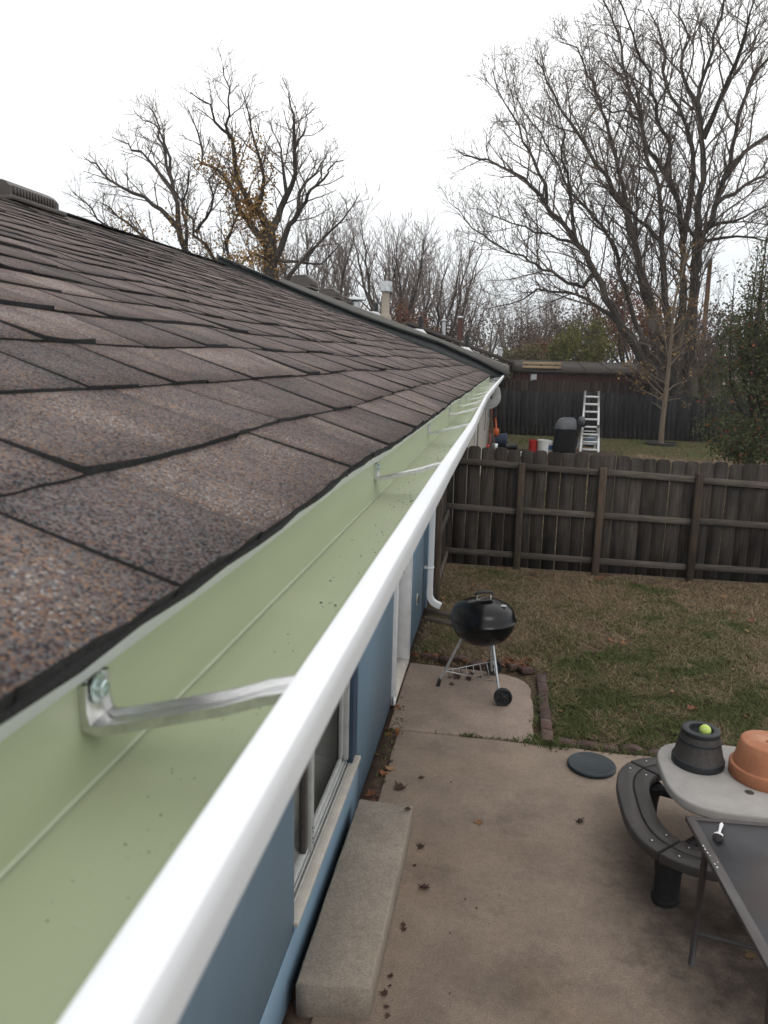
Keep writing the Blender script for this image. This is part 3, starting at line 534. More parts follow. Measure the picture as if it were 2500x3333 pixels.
# shingles: laminated tabs, each its own slab of felt with a black butt edge
CAMV = np.array([0, 0, CAM_H])
def tab_mesh(mb, s0, s1, y0, y1, hb, ht, rr, sides=(1, 1)):
    ns, ny = 4, max(2, min(11, int((y1 - y0)/.03) + 1))
    jl = rr.uniform(-.0035, .0035); jr = rr.uniform(-.0035, .0035)
    curl = rr.uniform(-.001, .003)
    V = []
    for i in range(ns):
        f = i/(ns - 1)
        for j in range(ny):
            t = j/(ny - 1)
            s = s0 + (s1 - s0)*f + ((jl*(1 - t) + jr*t) + rr.uniform(-.0019, .0019) if i == 0 else 0)
            y = y0 + (y1 - y0)*t + (rr.uniform(-.0008, .0008) if j in (0, ny - 1) else 0)
            h = hb*(1 - f) + ht*f + (curl*(2*t - 1)**2 if i == 0 else 0)
            V.append(rp(s, y, h))
    n = len(V)
    for (i0, j0) in [(0, j) for j in range(ny)]:
        s = s0 + .0015; y = y0 + (y1 - y0)*j0/(ny - 1); V.append(rp(s, y, max(hb - .0095, -.005)))
    left = n + ny
    for i in range(ns): V.append(rp(s0 + (s1 - s0)*i/(ns - 1), y0, -.008))
    right = left + ns
    for i in range(ns): V.append(rp(s0 + (s1 - s0)*i/(ns - 1), y1, -.008))
    top, side = [], []
    for i in range(ns - 1):
        for j in range(ny - 1):
            a = i*ny + j; top.append((a, a + 1, a + ny + 1, a + ny))
    for j in range(ny - 1): side.append((n + j, n + j + 1, j + 1, j))
    for i in range(ns - 1):
        side.append((left + i + 1, left + i, i*ny, (i + 1)*ny))
        side.append((right + i, right + i + 1, (i + 1)*ny + ny - 1, i*ny + ny - 1))
    mb.add(V, top, 0); b0 = mb.n - len(V)
    mb.f.append((np.array(side, np.int32) + b0, 1))
tabs = []
rr = random.Random(21)
edges = [0.0] + [.155 + .187*i for i in range(40)]
edges = [e for e in edges if e < SLEN - .05]
NEAR_FIRST = [.105, .30, .475, .657, 1.055, 1.25, 1.42, 1.66, 1.84, 2.02]   # the first row's joints as they lie
NEAR_SECOND = [.12, .36, .615, 1.0, 1.20, 1.38, 1.62, 1.78, 1.98]
for ci, s0 in enumerate(edges):
    s1 = min(s0 + .235, SLEN + .01)
    y = Y0R + rr.uniform(0, .2); joints = [Y0R]
    while y < YEND - .02:
        joints.append(y); y += rr.choice([.12, .14, .165, .19, .22, .25, .30])*rr.uniform(.93, 1.07)
    fixed = NEAR_FIRST if ci == 0 else NEAR_SECOND if ci == 1 else None
    if fixed: joints = [j for j in joints if j < fixed[0] - .1] + fixed + [j for j in joints if j > fixed[-1] + .1]
    joints.append(YEND)
    up = rr.random() < .5
    for a, b2 in zip(joints[:-1], joints[1:]):
        up = (not up) if (rr.random() < .8 or ci < 3) else up
        hb = ((.0078 if up else .0046) if ci == 0 else (.0094 if up else .0056)) + rr.uniform(-.0006, .0018)
        if ci == 0: hb += .0005
        if rr.random() < .06: hb += .003
        c = np.array(rp((s0 + s1)/2, (a + b2)/2, 0)); dv = c - CAMV; d = np.linalg.norm(dv)
        cosg = abs(dv @ np.array([ST, 0, CT]))/d
        w = (b2 - a)*.187*cosg/d**2 if (b2 > .25 and s0 < 3.9) else 0
        u = dv @ np.array([math.cos(.1527), math.sin(.1527), 0])/max(dv[1], .05)
        if u < -.75: w *= .02
        gp = rr.uniform(.0009, .0017) if a < 2.5 and ci < 5 else rr.uniform(.0014, .0026); tabs.append((w, s0, s1, a + gp, b2 - gp, hb, .0008))
order = sorted(range(len(tabs)), key=lambda i: -tabs[i][0])
near = set(order[:300])
rest = MB()
for i, t in enumerate(tabs):
    if i in near:
        mb = MB(); tab_mesh(mb, *t[1:], rr); obj('shingle', mb, [M['shingle'], M['asphalt_edge']], roof, smooth=False)
    else: tab_mesh(rest, *t[1:], rr)
obj('shingle_rows', rest, [M['shingle'], M['asphalt_edge']], roof, kind='stuff')
# starter course: a second dark layer peeping out under the eave
mb = MB(); yy = np.linspace(Y0R, YEND, 160)
V = []; r = random.Random(5)
for y in yy:
    j = r.uniform(-.002, .002)
    V += [rp(-.002 + j, y, -.001), rp(-.002 + j, y, -.0050), rp(.05, y, -.003)]
F = []
for i in range(len(yy) - 1): o = i*3; F += [(o + 1, o + 4, o + 3, o), (o, o + 3, o + 5, o + 2)]
mb.add(V, F); obj('starter_strip', mb, M['asphalt_edge'], roof)
# ridge caps
cap = MB(); w = .15
V = []
for f, h in ((0, .020), (1, .006)):
    for a in (-1, -.45, 0, .45, 1):
        V.append((a*w*CT, f*.20, h - abs(a)*w*ST - (.003 if abs(a) < .3 else 0)))
V += [(a*w*CT, 0, .020 - abs(a)*w*ST - .010) for a in (-1, -.45, 0, .45, 1)]
cap.add(V, [(i, i + 1, i + 6, i + 5) for i in range(4)], 0); cap.f.append((np.array([(10 + i, 11 + i, 1 + i, i) for i in range(4)], np.int32), 1))
cme = cap.mesh('ridge_cap', [M['shingle'], M['asphalt_edge']])
y = 2.0; k = 0
while y < YEND - .02:
    inst('ridge_cap', cme, roof, (RIDGEX + r.uniform(-.004, .004), y, z_eave(y) + SLEN*ST + twist(SLEN, y) + .004 + r.uniform(0, .004)), (0, 0, r.uniform(-.02, .02))); y += .145
# rake: raised dark metal edge, from ridge to a little past the eave
RAKE = [(-.055, .105), (-.40, .145), (-.95, .165), (-1.5, .125), (-2.1, .095), (-3.0, .095), (RIDGEX - .03, .105)]
def sweep_rake(zlo, zhi, ya, yb, name, mat):
    V = []
    for x, up in RAKE:
        zb = z_eave(YEND) + (EX - x)*SL + twist(max(EX - x, 0)/CT, YEND)
        z0, z1 = zb + (zlo if zlo < 0 else up + zlo - .04), zb + up + zhi
        for yv, zz in ((ya, z0), (yb, z0), (yb, z1), (ya, z1)): V.append((x, yv, zz))
    n = len(RAKE); F = [(0, 1, 2, 3), tuple(range(4*n - 1, 4*n - 5, -1))]
    for i in range(n - 1):
        o = i*4
        for k in range(4): F.append((o + k, o + 4 + k, o + 4 + (k + 1) % 4, o + (k + 1) % 4))
    mb = MB(); mb.polys(V, F); return obj(name, mb, mat, roof)
sweep_rake(-.12, -.030, YEND + .002, YEND + .05, 'rake_board', M['drip_black'])
sweep_rake(.012, 0, YEND - .03, YEND + .065, 'rake_edge', M['drip_black'])

# ridge vent with slotted sides, standing near the top of the roof on the left
def slant_vent(parent, x, y, z, ln, wd, ht, name='roof_vent'):
    prof = [(-wd/2, 0), (-wd/2, ht*.62), (-wd*.42, ht*.86), (-wd*.28, ht), (wd*.28, ht), (wd*.42, ht*.86), (wd/2, ht*.62), (wd/2, 0)]
    V = []; n = len(prof)
    for yv, k in ((-ln/2, .96), (-ln/2 + .03, 1), (ln/2 - .12, 1), (ln/2 - .05, .95), (ln/2 - .015, .84), (ln/2, .62)):
        V += [(x + a*(.5 + .5*k), y + yv, z + b2*k) for a, b2 in prof]
    F = []
    for i in range(5):
        for j in range(n - 1): F.append((i*n + j, i*n + j + 1, (i + 1)*n + j + 1, (i + 1)*n + j))
    F += [tuple(range(n)), tuple(range(6*n - 1, 5*n - 1, -1))]
    mb = MB(); mb.polys(V, F); o = obj(name, mb, M['vent_brown'], parent, smooth='auto')
    bar = MB(); box(bar, -.006, .008, -.008, .008, 0, ht*.6, 0, .002); me = bar.mesh('louvre', [M['vent_brown']])
    k = int((ln - .12)/.038)
    for i in range(k):
        inst('louvre', me, o, (x + wd/2 + .003, y - ln/2 + .05 + i*.038, z + .004))
    dk = MB(); box(dk, x + wd/2 - .004, x + wd/2 + .002, y - ln/2 + .03, y + ln/2 - .08, z + .01, z + ht*.58); obj('vent_mesh', dk, M['black_plastic'], o)
    fl = MB(); box(fl, x - wd*.62, x + wd*.60, y - ln*.53, y + ln*.53, z - .03, z + .002, 0, .002); obj('flange', fl, M['vent_brown'], o)
    return o
M['vent_brown'] = pm('brown_vent_metal', (.075, .062, .055), (.055, .046, .042), 12, .42, .05, 90, spec=.45)
slant_vent(house, -3.80, 5.74, 4.015, .66, .34, .120)

# ------------------------------------------------------------------ gutter
gut = thing('gutter', (-.16, 4.5, 2.64), 'long white gutter with pale green inside along the shingle edge', 'gutter')
def gdx(y):
    return float(np.interp(y, [0, 1.4, 2.4, 3.4, 4.4, 6.2, 8.0, 10.8], [0, 0, .005, .001, -.005, .006, .024, .046]))
def ldx(y): return float(np.interp(y, [0, 1.2, 2.4, 3.4, 5.0, 6.5], [0, 0, -.005, -.011, -.007, -.002]))
def gdz(y): return float(np.interp(y, [0, 2.5, 10.8], [0, 0, .030]))
inner = [(-.2385, 2.741), (-.2385, 2.732), (-.237, 2.648), (-.234, 2.644), (-.166, 2.642), (-.155, 2.646), (-.141, 2.664), (-.126, 2.680), (-.1145, 2.690), (-.1125, 2.711)]
lip = [(-.1125, 2.711), (-.1123, 2.7190), (-.1110, 2.7218), (-.1085, 2.7228), (-.0950, 2.7218), (-.0918, 2.7206), (-.0902, 2.7175), (-.0897, 2.711), (-.0905, 2.697)]
outer = [(-.0905, 2.697), (-.0935, 2.690), (-.103, 2.685), (-.115, 2.677), (-.131, 2.660), (-.147, 2.641), (-.158, 2.637), (-.2395, 2.637), (-.2405, 2.742), (-.2385, 2.741)]
gy = np.concatenate([np.linspace(-1.1, 3, 90), np.linspace(3.05, 10.66, 95)])
def gsec(P, y):
    o = []
    for x, z in P:
        wgt = min(max((x + .2385)/.126, 0), 1)
        rip = .0004*mnoise.noise((x*40, y*22, 1.5)) + .0007*mnoise.noise((x*20, y*6, 3.1))
        dz = gdz(y)*(.35 + .65*wgt)
        if wgt == 0 and z > 2.70: dz += und(0, y)*.6
        lx = ldx(y)*min(max((x + .104)/.018, 0), 1)
        o.append((x + wgt*gdx(y) + rip*wgt + lx, y, z + dz + rip))
    return o
mb = MB()
for P, mi in ((inner, 0), (lip, 1), (outer, 1)):
    n = len(P); V = []
    for y in gy: V += gsec(P, y)
    F = [(i*n + j, i*n + j + 1, (i + 1)*n + j + 1, (i + 1)*n + j) for i in range(len(gy) - 1) for j in range(n - 1)]
    mb.add(V, F, mi)
trough = obj('trough', mb, [M['gut_in'], M['white_paint']], gut, smooth='auto')
# bend line on the floor of the trough, a raised crease
mb = MB(); V = []
for y in gy:
    for dx, dz in ((-.0015, .0006), (0, .0016), (.0015, .0006)): V.append((-.2345 + dx, y, 2.6455 + dz + gdz(y)*.35))
mb.add(V, [(i*3 + j, i*3 + j + 1, (i + 1)*3 + j + 1, (i + 1)*3 + j) for i in range(len(gy) - 1) for j in range(2)]); M['crease'] = pm('worn_crease', (.52, .57, .43), (.46, .51, .38), 20, .4)
obj('floor_crease', mb, M['crease'], trough)
# drip flashing between shingles and trough
mb = MB(); V = []
for y in gy:
    z = z_eave(y) + und(0, y)*.6
    V += [(-.2325, y, z - .004), (-.2352, y, z - .0285 + .0006*mnoise.noise((y*2, 0, 0))), (-.2372, y, z - .0295 + .0006*mnoise.noise((y*2, 0, 0)))]
mb.add(V, [(i*3 + j, i*3 + j + 1, (i + 1)*3 + j + 1, (i + 1)*3 + j) for i in range(len(gy) - 1) for j in range(2)]); obj('drip_flashing', mb, M['white_paint'], gut)
# end cap
mb = MB(); P = [gsec(inner, 10.66)[i] for i in range(len(inner))] + [(a[0], 10.66, a[2]) for a in gsec(outer, 10.66)][:-1]
mb.polys([(p[0], 10.662, p[2]) for p in P], [tuple(range(len(P)))]); obj('end_cap', mb, M['white_paint'], gut)
# hangers with their screws
def hanger(y, skew=0.0):
    lx = -.113 + gdx(y); zb, zf = 2.680 + gdz(y)*.5, 2.7165 + gdz(y)
    prof = [(-.0135, -.002), (-.0131, .0040), (-.0105, .0042), (-.008, .0005), (0, .0020), (.008, .0005), (.0105, .0042), (.0131, .0040), (.0135, -.002)]
    path = [(-.2375, zb + .030), (-.2370, zb + .012), (-.2345, zb + .003), (-.228, zb + .0005), (-.21, zb + .0045), (-.18, zb + .0125), (-.15, zb + .0205), (lx - .015, zb + .0285), (lx + .004, zb + .033)]
    V = []; n = len(prof)
    for i, (x, z) in enumerate(path):
        p0 = path[max(i - 1, 0)]; p1 = path[min(i + 1, len(path) - 1)]
        tx, tz = p1[0] - p0[0], p1[1] - p0[1]; l = math.hypot(tx, tz); nx, nz = -tz/l, tx/l
        if i < 3: wmul = 1.1
        else: wmul = 1.0
        sk = skew*(x + .2375)/.125
        for a, h in prof: V.append((x + nx*h, y + a*wmul + sk, z + nz*h))
    F = [(i*n + j, i*n + j + 1, (i + 1)*n + j + 1, (i + 1)*n + j) for i in range(len(path) - 1) for j in range(n - 1)]
    mb = MB(); mb.add(V, F)
    h = obj('hanger', mb, M['alu'], gut, smooth='auto')
    # screw: washer, hex head and slot, axis along x
    mb = MB(); lathe(mb, [(0.0085, 0), (.0085, .0012), (.0058, .0018), (.0055, .0052), (.0045, .0060), (.0025, .0058), (.0022, .0046), (0, .0046)], (0, 0, 0), 12)
    v = mb.v[0].copy(); mb.v[0] = np.column_stack([v[:, 2] - .2345, v[:, 0] + y + .001, v[:, 1] + zb + .0225]).astype(np.float32)
    obj('screw', mb, M['zinc'], h, smooth='auto')
for y, sk in [(-.55, 0), (.402, .002), (1.425, .006), (2.41, .002), (3.30, .03), (3.95, .03), (4.62, .01), (5.3, .02), (6.0, 0), (6.75, .01), (7.6, 0), (8.5, 0), (9.4, 0), (10.4, 0)]: hanger(y, sk)
# outlet, offset elbow and downspout
def rect_tube(mb, pts, w, d, m=0):
    """rounded rectangular pipe with ribs; w across y, d along the bend plane"""
    prof = []
    hw, hd = w/2, d/2
    for sx, sy in ((1, 1), (-1, 1), (-1, -1), (1, -1)):
        for a in (0, 1): prof.append((sx*(hd - (.008 if (a ^ (sx*sy > 0)) else 0)), sy*(hw - (0 if (a ^ (sx*sy > 0)) else .008))))
    prof = []
    for q in range(16):
        a = 2*math.pi*q/16; c, s = math.cos(a), math.sin(a)
        k = 1/max(abs(c), abs(s)); k = k*.82 + .18
        prof.append((hd*c*k, hw*s*k))
    P = np.array(pts, float); n = len(P); V = []
    for i in range(n):
        t = P[min(i + 1, n - 1)] - P[max(i - 1, 0)]; t /= np.linalg.norm(t)
        sidev = np.array([0, 1, 0]); nv = np.cross(sidev, t); nv /= np.linalg.norm(nv)
        V += [P[i] + a*nv + b2*sidev for a, b2 in prof]
    k = len(prof); F = [(i*k + j, i*k + (j + 1) % k, (i + 1)*k + (j + 1) % k, (i + 1)*k + j) for i in range(n - 1) for j in range(k)]
    return mb.add(V, F, m)
DY = 8.62
mb = MB(); rect_tube(mb, catmull([(-.140, DY, 2.650), (-.122, DY, 2.61), (-.108, DY, 2.56), (-.112, DY, 2.51), (-.15, DY, 2.47), (-.23, DY, 2.45), (-.45, DY, 2.43), (-.68, DY, 2.37), (-.745, DY, 2.33), (-.76, DY, 2.26), (-.76, DY, 2.20)], .02), .080, .096)
obj('offset_elbow', mb, M['frame_grey'], gut, smooth='auto')
mb = MB(); rect_tube(mb, [(-.76, DY, 2.24), (-.76, DY, 1.5), (-.76, DY, .9), (-.76, DY, .27)], .076, .062)
dsp = obj('downspout', mb, M['white_paint'], gut, smooth='auto')
mb = MB(); rect_tube(mb, catmull([(-.76, DY, .31), (-.758, DY, .22), (-.735, DY, .165), (-.69, DY, .13), (-.63, DY, .105)], .012), .082, .068); obj('elbow', mb, M['white_paint'], dsp, smooth='auto')
for z in (.55, 1.85):
    mb = MB(); box(mb, WALLX + .002, -.725, DY - .043, DY + .043, z, z + .025, 0, .003); obj('strap', mb, M['white_paint'], dsp)
# grit washed off the shingles, lying in the trough
ico = np.array([(0, 0, 1), (.9, 0, .1), (.28, .85, .1), (-.72, .53, .1), (-.72, -.53, .1), (.28, -.85, .1), (0, 0, -.6)]); icf = [(0, 1, 2), (0, 2, 3), (0, 3, 4), (0, 4, 5), (0, 5, 1), (6, 2, 1), (6, 3, 2), (6, 4, 3), (6, 5, 4), (6, 1, 5)]
mb = MB(); r = random.Random(9)
cl = [(r.uniform(.28, 3.4), r.uniform(-.225, -.155)) for _ in range(26)]
for i in range(520):
    c = r.choice(cl); y = c[0] + r.gauss(0, .07); x = min(max(c[1] + r.gauss(0, .018), -.232), -.150)
    if not .2 < y < 4: continue
    sz = r.choice([.0005, .0006, .0008, .0010, .0015])*(.5 if y < .75 else 1); z = 2.6425 + gdz(y)*.5 + max(0, (x + .166))*.5
    v = ico*sz*np.array([r.uniform(.7, 1.6), r.uniform(.7, 1.4), .7]); mb.add(rotz(v, r.uniform(0, 6)) + (x, y, z + sz*.4), icf)
obj('gutter_grit', mb, M['rubber'], label='dark roof grit scattered on the green gutter floor', cat='grit', kind='stuff')
# ------------------------------------------------------------------ fences
def picket_mesh(name, w, h, t, mat, r, ear=.03, segs=1):
    """dog-eared board, slightly worn outline; origin at the bottom centre, board in the xz plane"""
    x = w/2
    top = [(-x, h - ear*1.25), (-x*.86, h - ear*.5), (-x*.62, h - ear*.05), (-x*.2, h + r.uniform(-.004, .006)), (x*.2, h + r.uniform(-.006, .004)), (x*.62, h - ear*.05), (x*.86, h - ear*.5), (x, h - ear*1.25)]
    out = [(x + r.uniform(-.003, .002), 0), ] + [(x + r.uniform(-.003, .0015), h*k/4.) for k in (1, 2, 3)] + top[::-1] + [(-x + r.uniform(-.0015, .003), h*k/4.) for k in (3, 2, 1)] + [(-x, 0)]
    n = len(out); bow = r.uniform(-.006, .006)
    V = [(a, -t/2 + bow*math.sin(math.pi*b2/h), b2) for a, b2 in out] + [(a, t/2 + bow*math.sin(math.pi*b2/h), b2) for a, b2 in out]
    mb = MB(); mb.polys(V, [tuple(range(n)), tuple(range(2*n - 1, n - 1, -1))] + [(i, i + n, (i + 1) % n + n, (i + 1) % n) for i in range(n)])
    return mb.mesh(name, [mat])
r = random.Random(17)
fence = thing('wood_fence', (1.5, 11.0, 0), 'weathered dog-eared board fence with three rails behind the lawn', 'fence')
pm_near = [picket_mesh('picket', .181, 1.78, .018, M['weathered'], r) for _ in range(7)]
x = -.955
def ftop(x): return 1.71 - .024*(x + .5)
i = 0
while x < 6.6:
    h = ftop(x) + r.uniform(-.014, .014); gap = r.choice([.001, .003, .006, .008])
    if i == 9: gap = .02
    inst('picket', pm_near[r.randrange(7)], fence, (x, 11.055 + r.uniform(-.004, .004), GZ + .02), (r.uniform(-.004, .004), r.uniform(-.006, .006), r.choice([0, math.pi]) + r.uniform(-.012, .012)), (1, 1, (h - GZ)/1.78))
    x += .181 + gap; i += 1
posts = [-.82, .275, 1.382, 2.676, 3.86, 5.05, 6.2]
for i, px in enumerate(posts):
    mb = MB(); tp = 1.535 - .014*(px - .27) + r.uniform(-.01, .01)
    lean = r.uniform(-.012, .012)
    box(mb, px - .048, px + .048, 10.935, 11.02, GZ - .15, tp, 0, .006)
    v = mb.v[0]; v[:, 0] += lean*(v[:, 2]) + r.uniform(-.002, .002); v[:, 1] += r.uniform(-.006, .006)*v[:, 2]
    obj('post', mb, M['post_wood'], fence)
for a, b2 in zip(posts[:-1], posts[1:]):
    for z0, sl in ((1.508, -.0335), (.845, -.0095), (.180, -.005)):
        mb = MB(); j0, j1 = r.uniform(-.012, .012), r.uniform(-.012, .012)
        a1, b1 = (a + .05, b2 - .05)
        box(mb, a1, b1, 11.003, 11.041, -.043, .043, 0, .004)
        v = mb.v[0]; v[:, 2] += z0 + sl*(v[:, 0] + .55) + j0 + (j1 - j0)*(v[:, 0] - a1)/(b1 - a1)
        v[:, 1] -= .012*np.sin((v[:, 0] - a1)/(b1 - a1)*math.pi)*0
        obj('rail', mb, M['rail_wood'], fence)
# short run of boards closing the gap between house corner and fence, seen edge-on
gate = thing('wood_gate', (-.75, 10.0, 0), 'narrow weathered board gate seen edge-on beside the white downspout', 'gate')
for k in range(7):
    inst('picket', pm_near[k], gate, (-.755 + r.uniform(-.006, .006), 9.28 + k*.19, GZ + .02), (0, r.uniform(-.004, .004), math.pi/2 + r.uniform(-.02, .02)), (1, 1, .96))
for z in (.25, .85, 1.45):
    mb = MB(); box(mb, -.735, -.695, 9.20, 10.56, z - .04, z + .04, 0, .004); obj('rail', mb, M['rail_wood'], gate)
mb = MB(); box(mb, -.78, -.69, 9.08, 9.17, GZ - .1, 1.62, 0, .006); obj('post', mb, M['post_wood'], gate)

def far_fence(label, x0, x1, y, h, step, mats, thick=.018, slope=0.0):
    f = thing('board_fence', ((x0 + x1)/2, y, 0), label, 'fence')
    ms = [picket_mesh('picket', step - .012, h, thick, mats, r, .02) for _ in range(4)]
    x = x0
    while x < x1:
        inst('picket', ms[r.randrange(4)], f, (x, y + r.uniform(-.014, .014), GZ), (0, 0, r.uniform(-.04, .04)), (1, 1, (h + slope*(x - x0) + r.uniform(-.03, .03))/h))
        x += step
    for z in (.3, h*.55, h - .25):
        mb = MB(); box(mb, x0, x1, y + .03, y + .07, z, z + .09); obj('rail', mb, mats, f)
    for px in np.arange(x0, x1, 2.44):
        mb = MB(); box(mb, px - .045, px + .045, y + .075, y + .165, GZ, h - .05); obj('post', mb, mats, f)
    return f
far_fence('dark board fence behind the ladder and covered grill in the next yard', -1.4, 17, 33.0, 1.88, .19, M['far_fence'], slope=-.004)
far_fence('taller brownish board fence showing above the dark fence in front of the red shed', -1.0, 16, 37.5, 2.22, .19, M['far_fence_brown'])

# ------------------------------------------------------------------ neighbouring houses
def gable_house(name, label, ex, rx, ze, y0, y1, mats, wallmat, pitch=.355, ovh=.6):
    h = thing(name, ((ex + rx)/2, (y0 + y1)/2, 0), label, 'house')
    zr = ze + (ex - rx)*pitch; lx = 2*rx - ex
    # shingled roof in courses
    mb = MB(); n = 22
    L = (ex - rx)
    V, F = [], []
    for i in range(n):
        xa = ex - L*i/n; xb = ex - L*(i + 1)/n
        za = ze + (ex - xa)*pitch; zb = ze + (ex - xb)*pitch
        b0 = len(V)
        V += [(xa, y0, za), (xa, y1, za), (xa, y0, za + .012), (xa, y1, za + .012), (xb, y0, zb + .001), (xb, y1, zb + .001)]
        F += [(b0, b0 + 1, b0 + 3, b0 + 2), (b0 + 2, b0 + 3, b0 + 5, b0 + 4)]
    b0 = len(V); V += [(rx, y0, zr), (rx, y1, zr), (lx, y0, ze), (lx, y1, ze), (ex, y0, ze - .10), (ex, y1, ze - .10), (rx, y0, zr - .10), (rx, y1, zr - .10), (lx, y0, ze - .1), (lx, y1, ze - .1), (ex, y0, ze), (ex, y1, ze)]
    F += [(b0, b0 + 1, b0 + 3, b0 + 2), (b0 + 4, b0 + 6, b0 + 7, b0 + 5), (b0 + 6, b0 + 8, b0 + 9, b0 + 7)]
    mb.polys(V, F, 0); rf = obj('roof', mb, mats, h)
    for yy, nm in ((y0, 'rake_board'), (y1, 'rake_board')):
        mb = MB(); s = -1 if yy == y0 else 1
        ya, yb = sorted((yy, yy + s*.03)); V = [(ex, ya, ze - .14), (ex, ya, ze + .012), (rx, ya, zr + .012), (rx, ya, zr - .14), (lx, ya, ze + .012), (lx, ya, ze - .14)]
        V2 = V + [(a, yb, c) for a, b2, c in V]
        mb.polys(V2, [(0, 1, 2, 3), (3, 2, 4, 5), (9, 8, 7, 6), (11, 10, 8, 9), (1, 7, 8, 2), (2, 8, 10, 4), (0, 6, 7, 1), (4, 10, 11, 5), (0, 3, 9, 6), (3, 5, 11, 9)]); obj(nm, mb, mats if yy == y0 else M['tan_wall'], h)
    mb = MB(); box(mb, ex - .03, ex - .002, y0 + .01, y1 - .01, ze - .15, ze - .012); obj('fascia', mb, M['white_trim'], h)
    mb = MB(); wx0, wx1, wy0, wy1 = lx + ovh, ex - ovh, y0 + .5, y1 - .5
    V = [(wx0, wy0, -.05), (wx1, wy0, -.05), (wx1, wy1, -.05), (wx0, wy1, -.05), (wx0, wy0, ze - .02), (wx1, wy0, ze - .02), (wx1, wy1, ze - .02), (wx0, wy1, ze - .02), (rx, wy0, zr - .2), (rx, wy1, zr - .2)]
    mb.polys(V, [(0, 1, 5, 4), (1, 2, 6, 5), (2, 3, 7, 6), (3, 0, 4, 7), (4, 5, 8), (6, 7, 9), (4, 8, 9, 7), (5, 6, 9, 8)]); obj('wall', mb, wallmat, h)
    mb = MB(); box(mb, wx1, ex - .032, wy0, wy1, ze - .16, ze - .15); obj('soffit', mb, M['soffit'], h)
    for yw in np.linspace(wy0 + 2, wy1 - 2, 3):
        mb = MB(); box(mb, wx1 + .002, wx1 + .03, yw - .5, yw + .5, 1.0, 2.1, 0, .006); w = obj('window', mb, M['white_trim'], h)
        for dy in (-.23, .23):
            mb = MB(); box(mb, wx1 + .031, wx1 + .036, yw + dy - .19, yw + dy + .19, 1.08, 2.02); obj('pane', mb, M['glass'], w)
    return h, rf, (lambda x: ze + (ex - x)*pitch + .012)
M['tan_wall'] = pm('tan_painted_wall', (.34, .31, .27), (.28, .26, .23), 5, .7, .1)
M['brick_wall'] = pm('far_brick_wall', (.20, .10, .08), (.14, .08, .065), 20, .9, .3)
nb, nroof, zn = gable_house('house', 'neighbour house with grey shingle roof just beyond our roof edge', .02, -3.95, 2.845, 13.5, 29.5, M['neigh_shingle'], M['tan_wall'])
def pipe(parent, x, y, z, h, rad, mat, flash=True, name='vent_pipe', capr=0):
    mb = MB(); lathe(mb, [(rad, -.05), (rad, h), (rad*.8, h), (rad*.8, h - .05)], (x, y, z), 14); p = obj(name, mb, mat, parent, smooth='auto')
    if flash:
        mb = MB(); w = rad*2.2
        V = [(x - w*1.4, y - w, z + w*1.4*.355 + .010), (x + w*1.4, y - w, z - w*1.4*.355 + .010), (x + w*1.4, y + w, z - w*1.4*.355 + .010), (x - w*1.4, y + w, z + w*1.4*.355 + .010), (x - rad*1.1, y - rad*1.1, z + .09), (x + rad*1.1, y - rad*1.1, z + .07), (x + rad*1.1, y + rad*1.1, z + .07), (x - rad*1.1, y + rad*1.1, z + .09)]
        mb.add(V, BOXF); obj('flashing', mb, M['white_trim'], p)
    if capr:
        mb = MB(); lathe(mb, [(rad*1.05, h + .02), (capr, h + .04), (capr, h + .06), (capr*.4, h + .12), (0, h + .125)], (x, y, z), 16); obj('rain_cap', mb, M['galv'], p, smooth='auto')
    return p
pipe(nb, -2.42, 21.5, zn(-2.42) - .02, .42, .065, M['black_plastic'])
pipe(nb, -1.16, 22.0, zn(-1.16) - .02, .40, .060, M['black_plastic'])
M['flue'] = pm('tan_flue_pipe', (.33, .285, .235), (.26, .225, .185), 9, .6, .06, 60)
fx, fy = -3.20, 20.2; fz = zn(fx)
mb = MB(); lathe(mb, [(.15, -.16), (.15, .02), (.115, .10), (.105, .12), (.102, .62), (.108, .62), (.108, .66)], (fx, fy, fz), 20); fl = obj('flue_pipe', mb, M['flue'], nb, smooth='auto')
mb = MB(); lathe(mb, [(.11, .64), (.165, .655), (.165, .90), (.15, .905), (.15, .87), (.02, .87)], (fx, fy, fz), 20); obj('flue_cap', mb, M['galv'], fl, smooth='auto')
for k in range(6):
    a = k*math.pi/3; mb = MB(); box(mb, -.006, .006, .160, .171, .68, .88); v = mb.v[0]; mb.v[0] = (rotz(v, a) + (fx, fy, fz)).astype(np.float32); obj('cap_rib', mb, M['alu'], fl)
slant_vent(nb, -3.86, 14.55, zn(-3.86) - .02, .62, .38, .21)
slant_vent(nb, -3.90, 16.9, zn(-3.90) - .02, .60, .38, .17)
pipe(nb, -3.72, 18.7, zn(-3.72) - .03, .12, .15, M['galv'], flash=False, name='round_vent', capr=.26)
slant_vent(nb, -3.92, 18.3, zn(-3.92) - .02, .5, .36, .12)
pipe(nb, -3.55, 20.8, zn(-3.55) - .02, .30, .06, M['black_plastic'])
nb2, r2, zn2 = gable_house('house', 'farther house with dark brown roof behind the grey shingle roof', .25, -4.3, 3.02, 33.5, 50, M['brown_shingle'], M['brick_wall'], pitch=.345)
pipe(nb2, -3.15, 38, zn2(-3.15) - .02, .65, .09, M['galv'], flash=False, capr=.15)
M['rust_pipe'] = pm('rusty_pipe', (.11, .045, .032), (.07, .03, .024), 14, .8)
pipe(nb2, -2.25, 36, zn2(-2.25) - .02, 1.0, .11, M['rust_pipe'], flash=False, capr=.15)
pipe(nb2, -1.2, 41, zn2(-1.2) - .02, .3, .10, M['flue'], flash=False)
pipe(nb2, -.5, 46, zn2(-.5) - .02, .45, .12, M['white_trim'], flash=False, capr=.16)

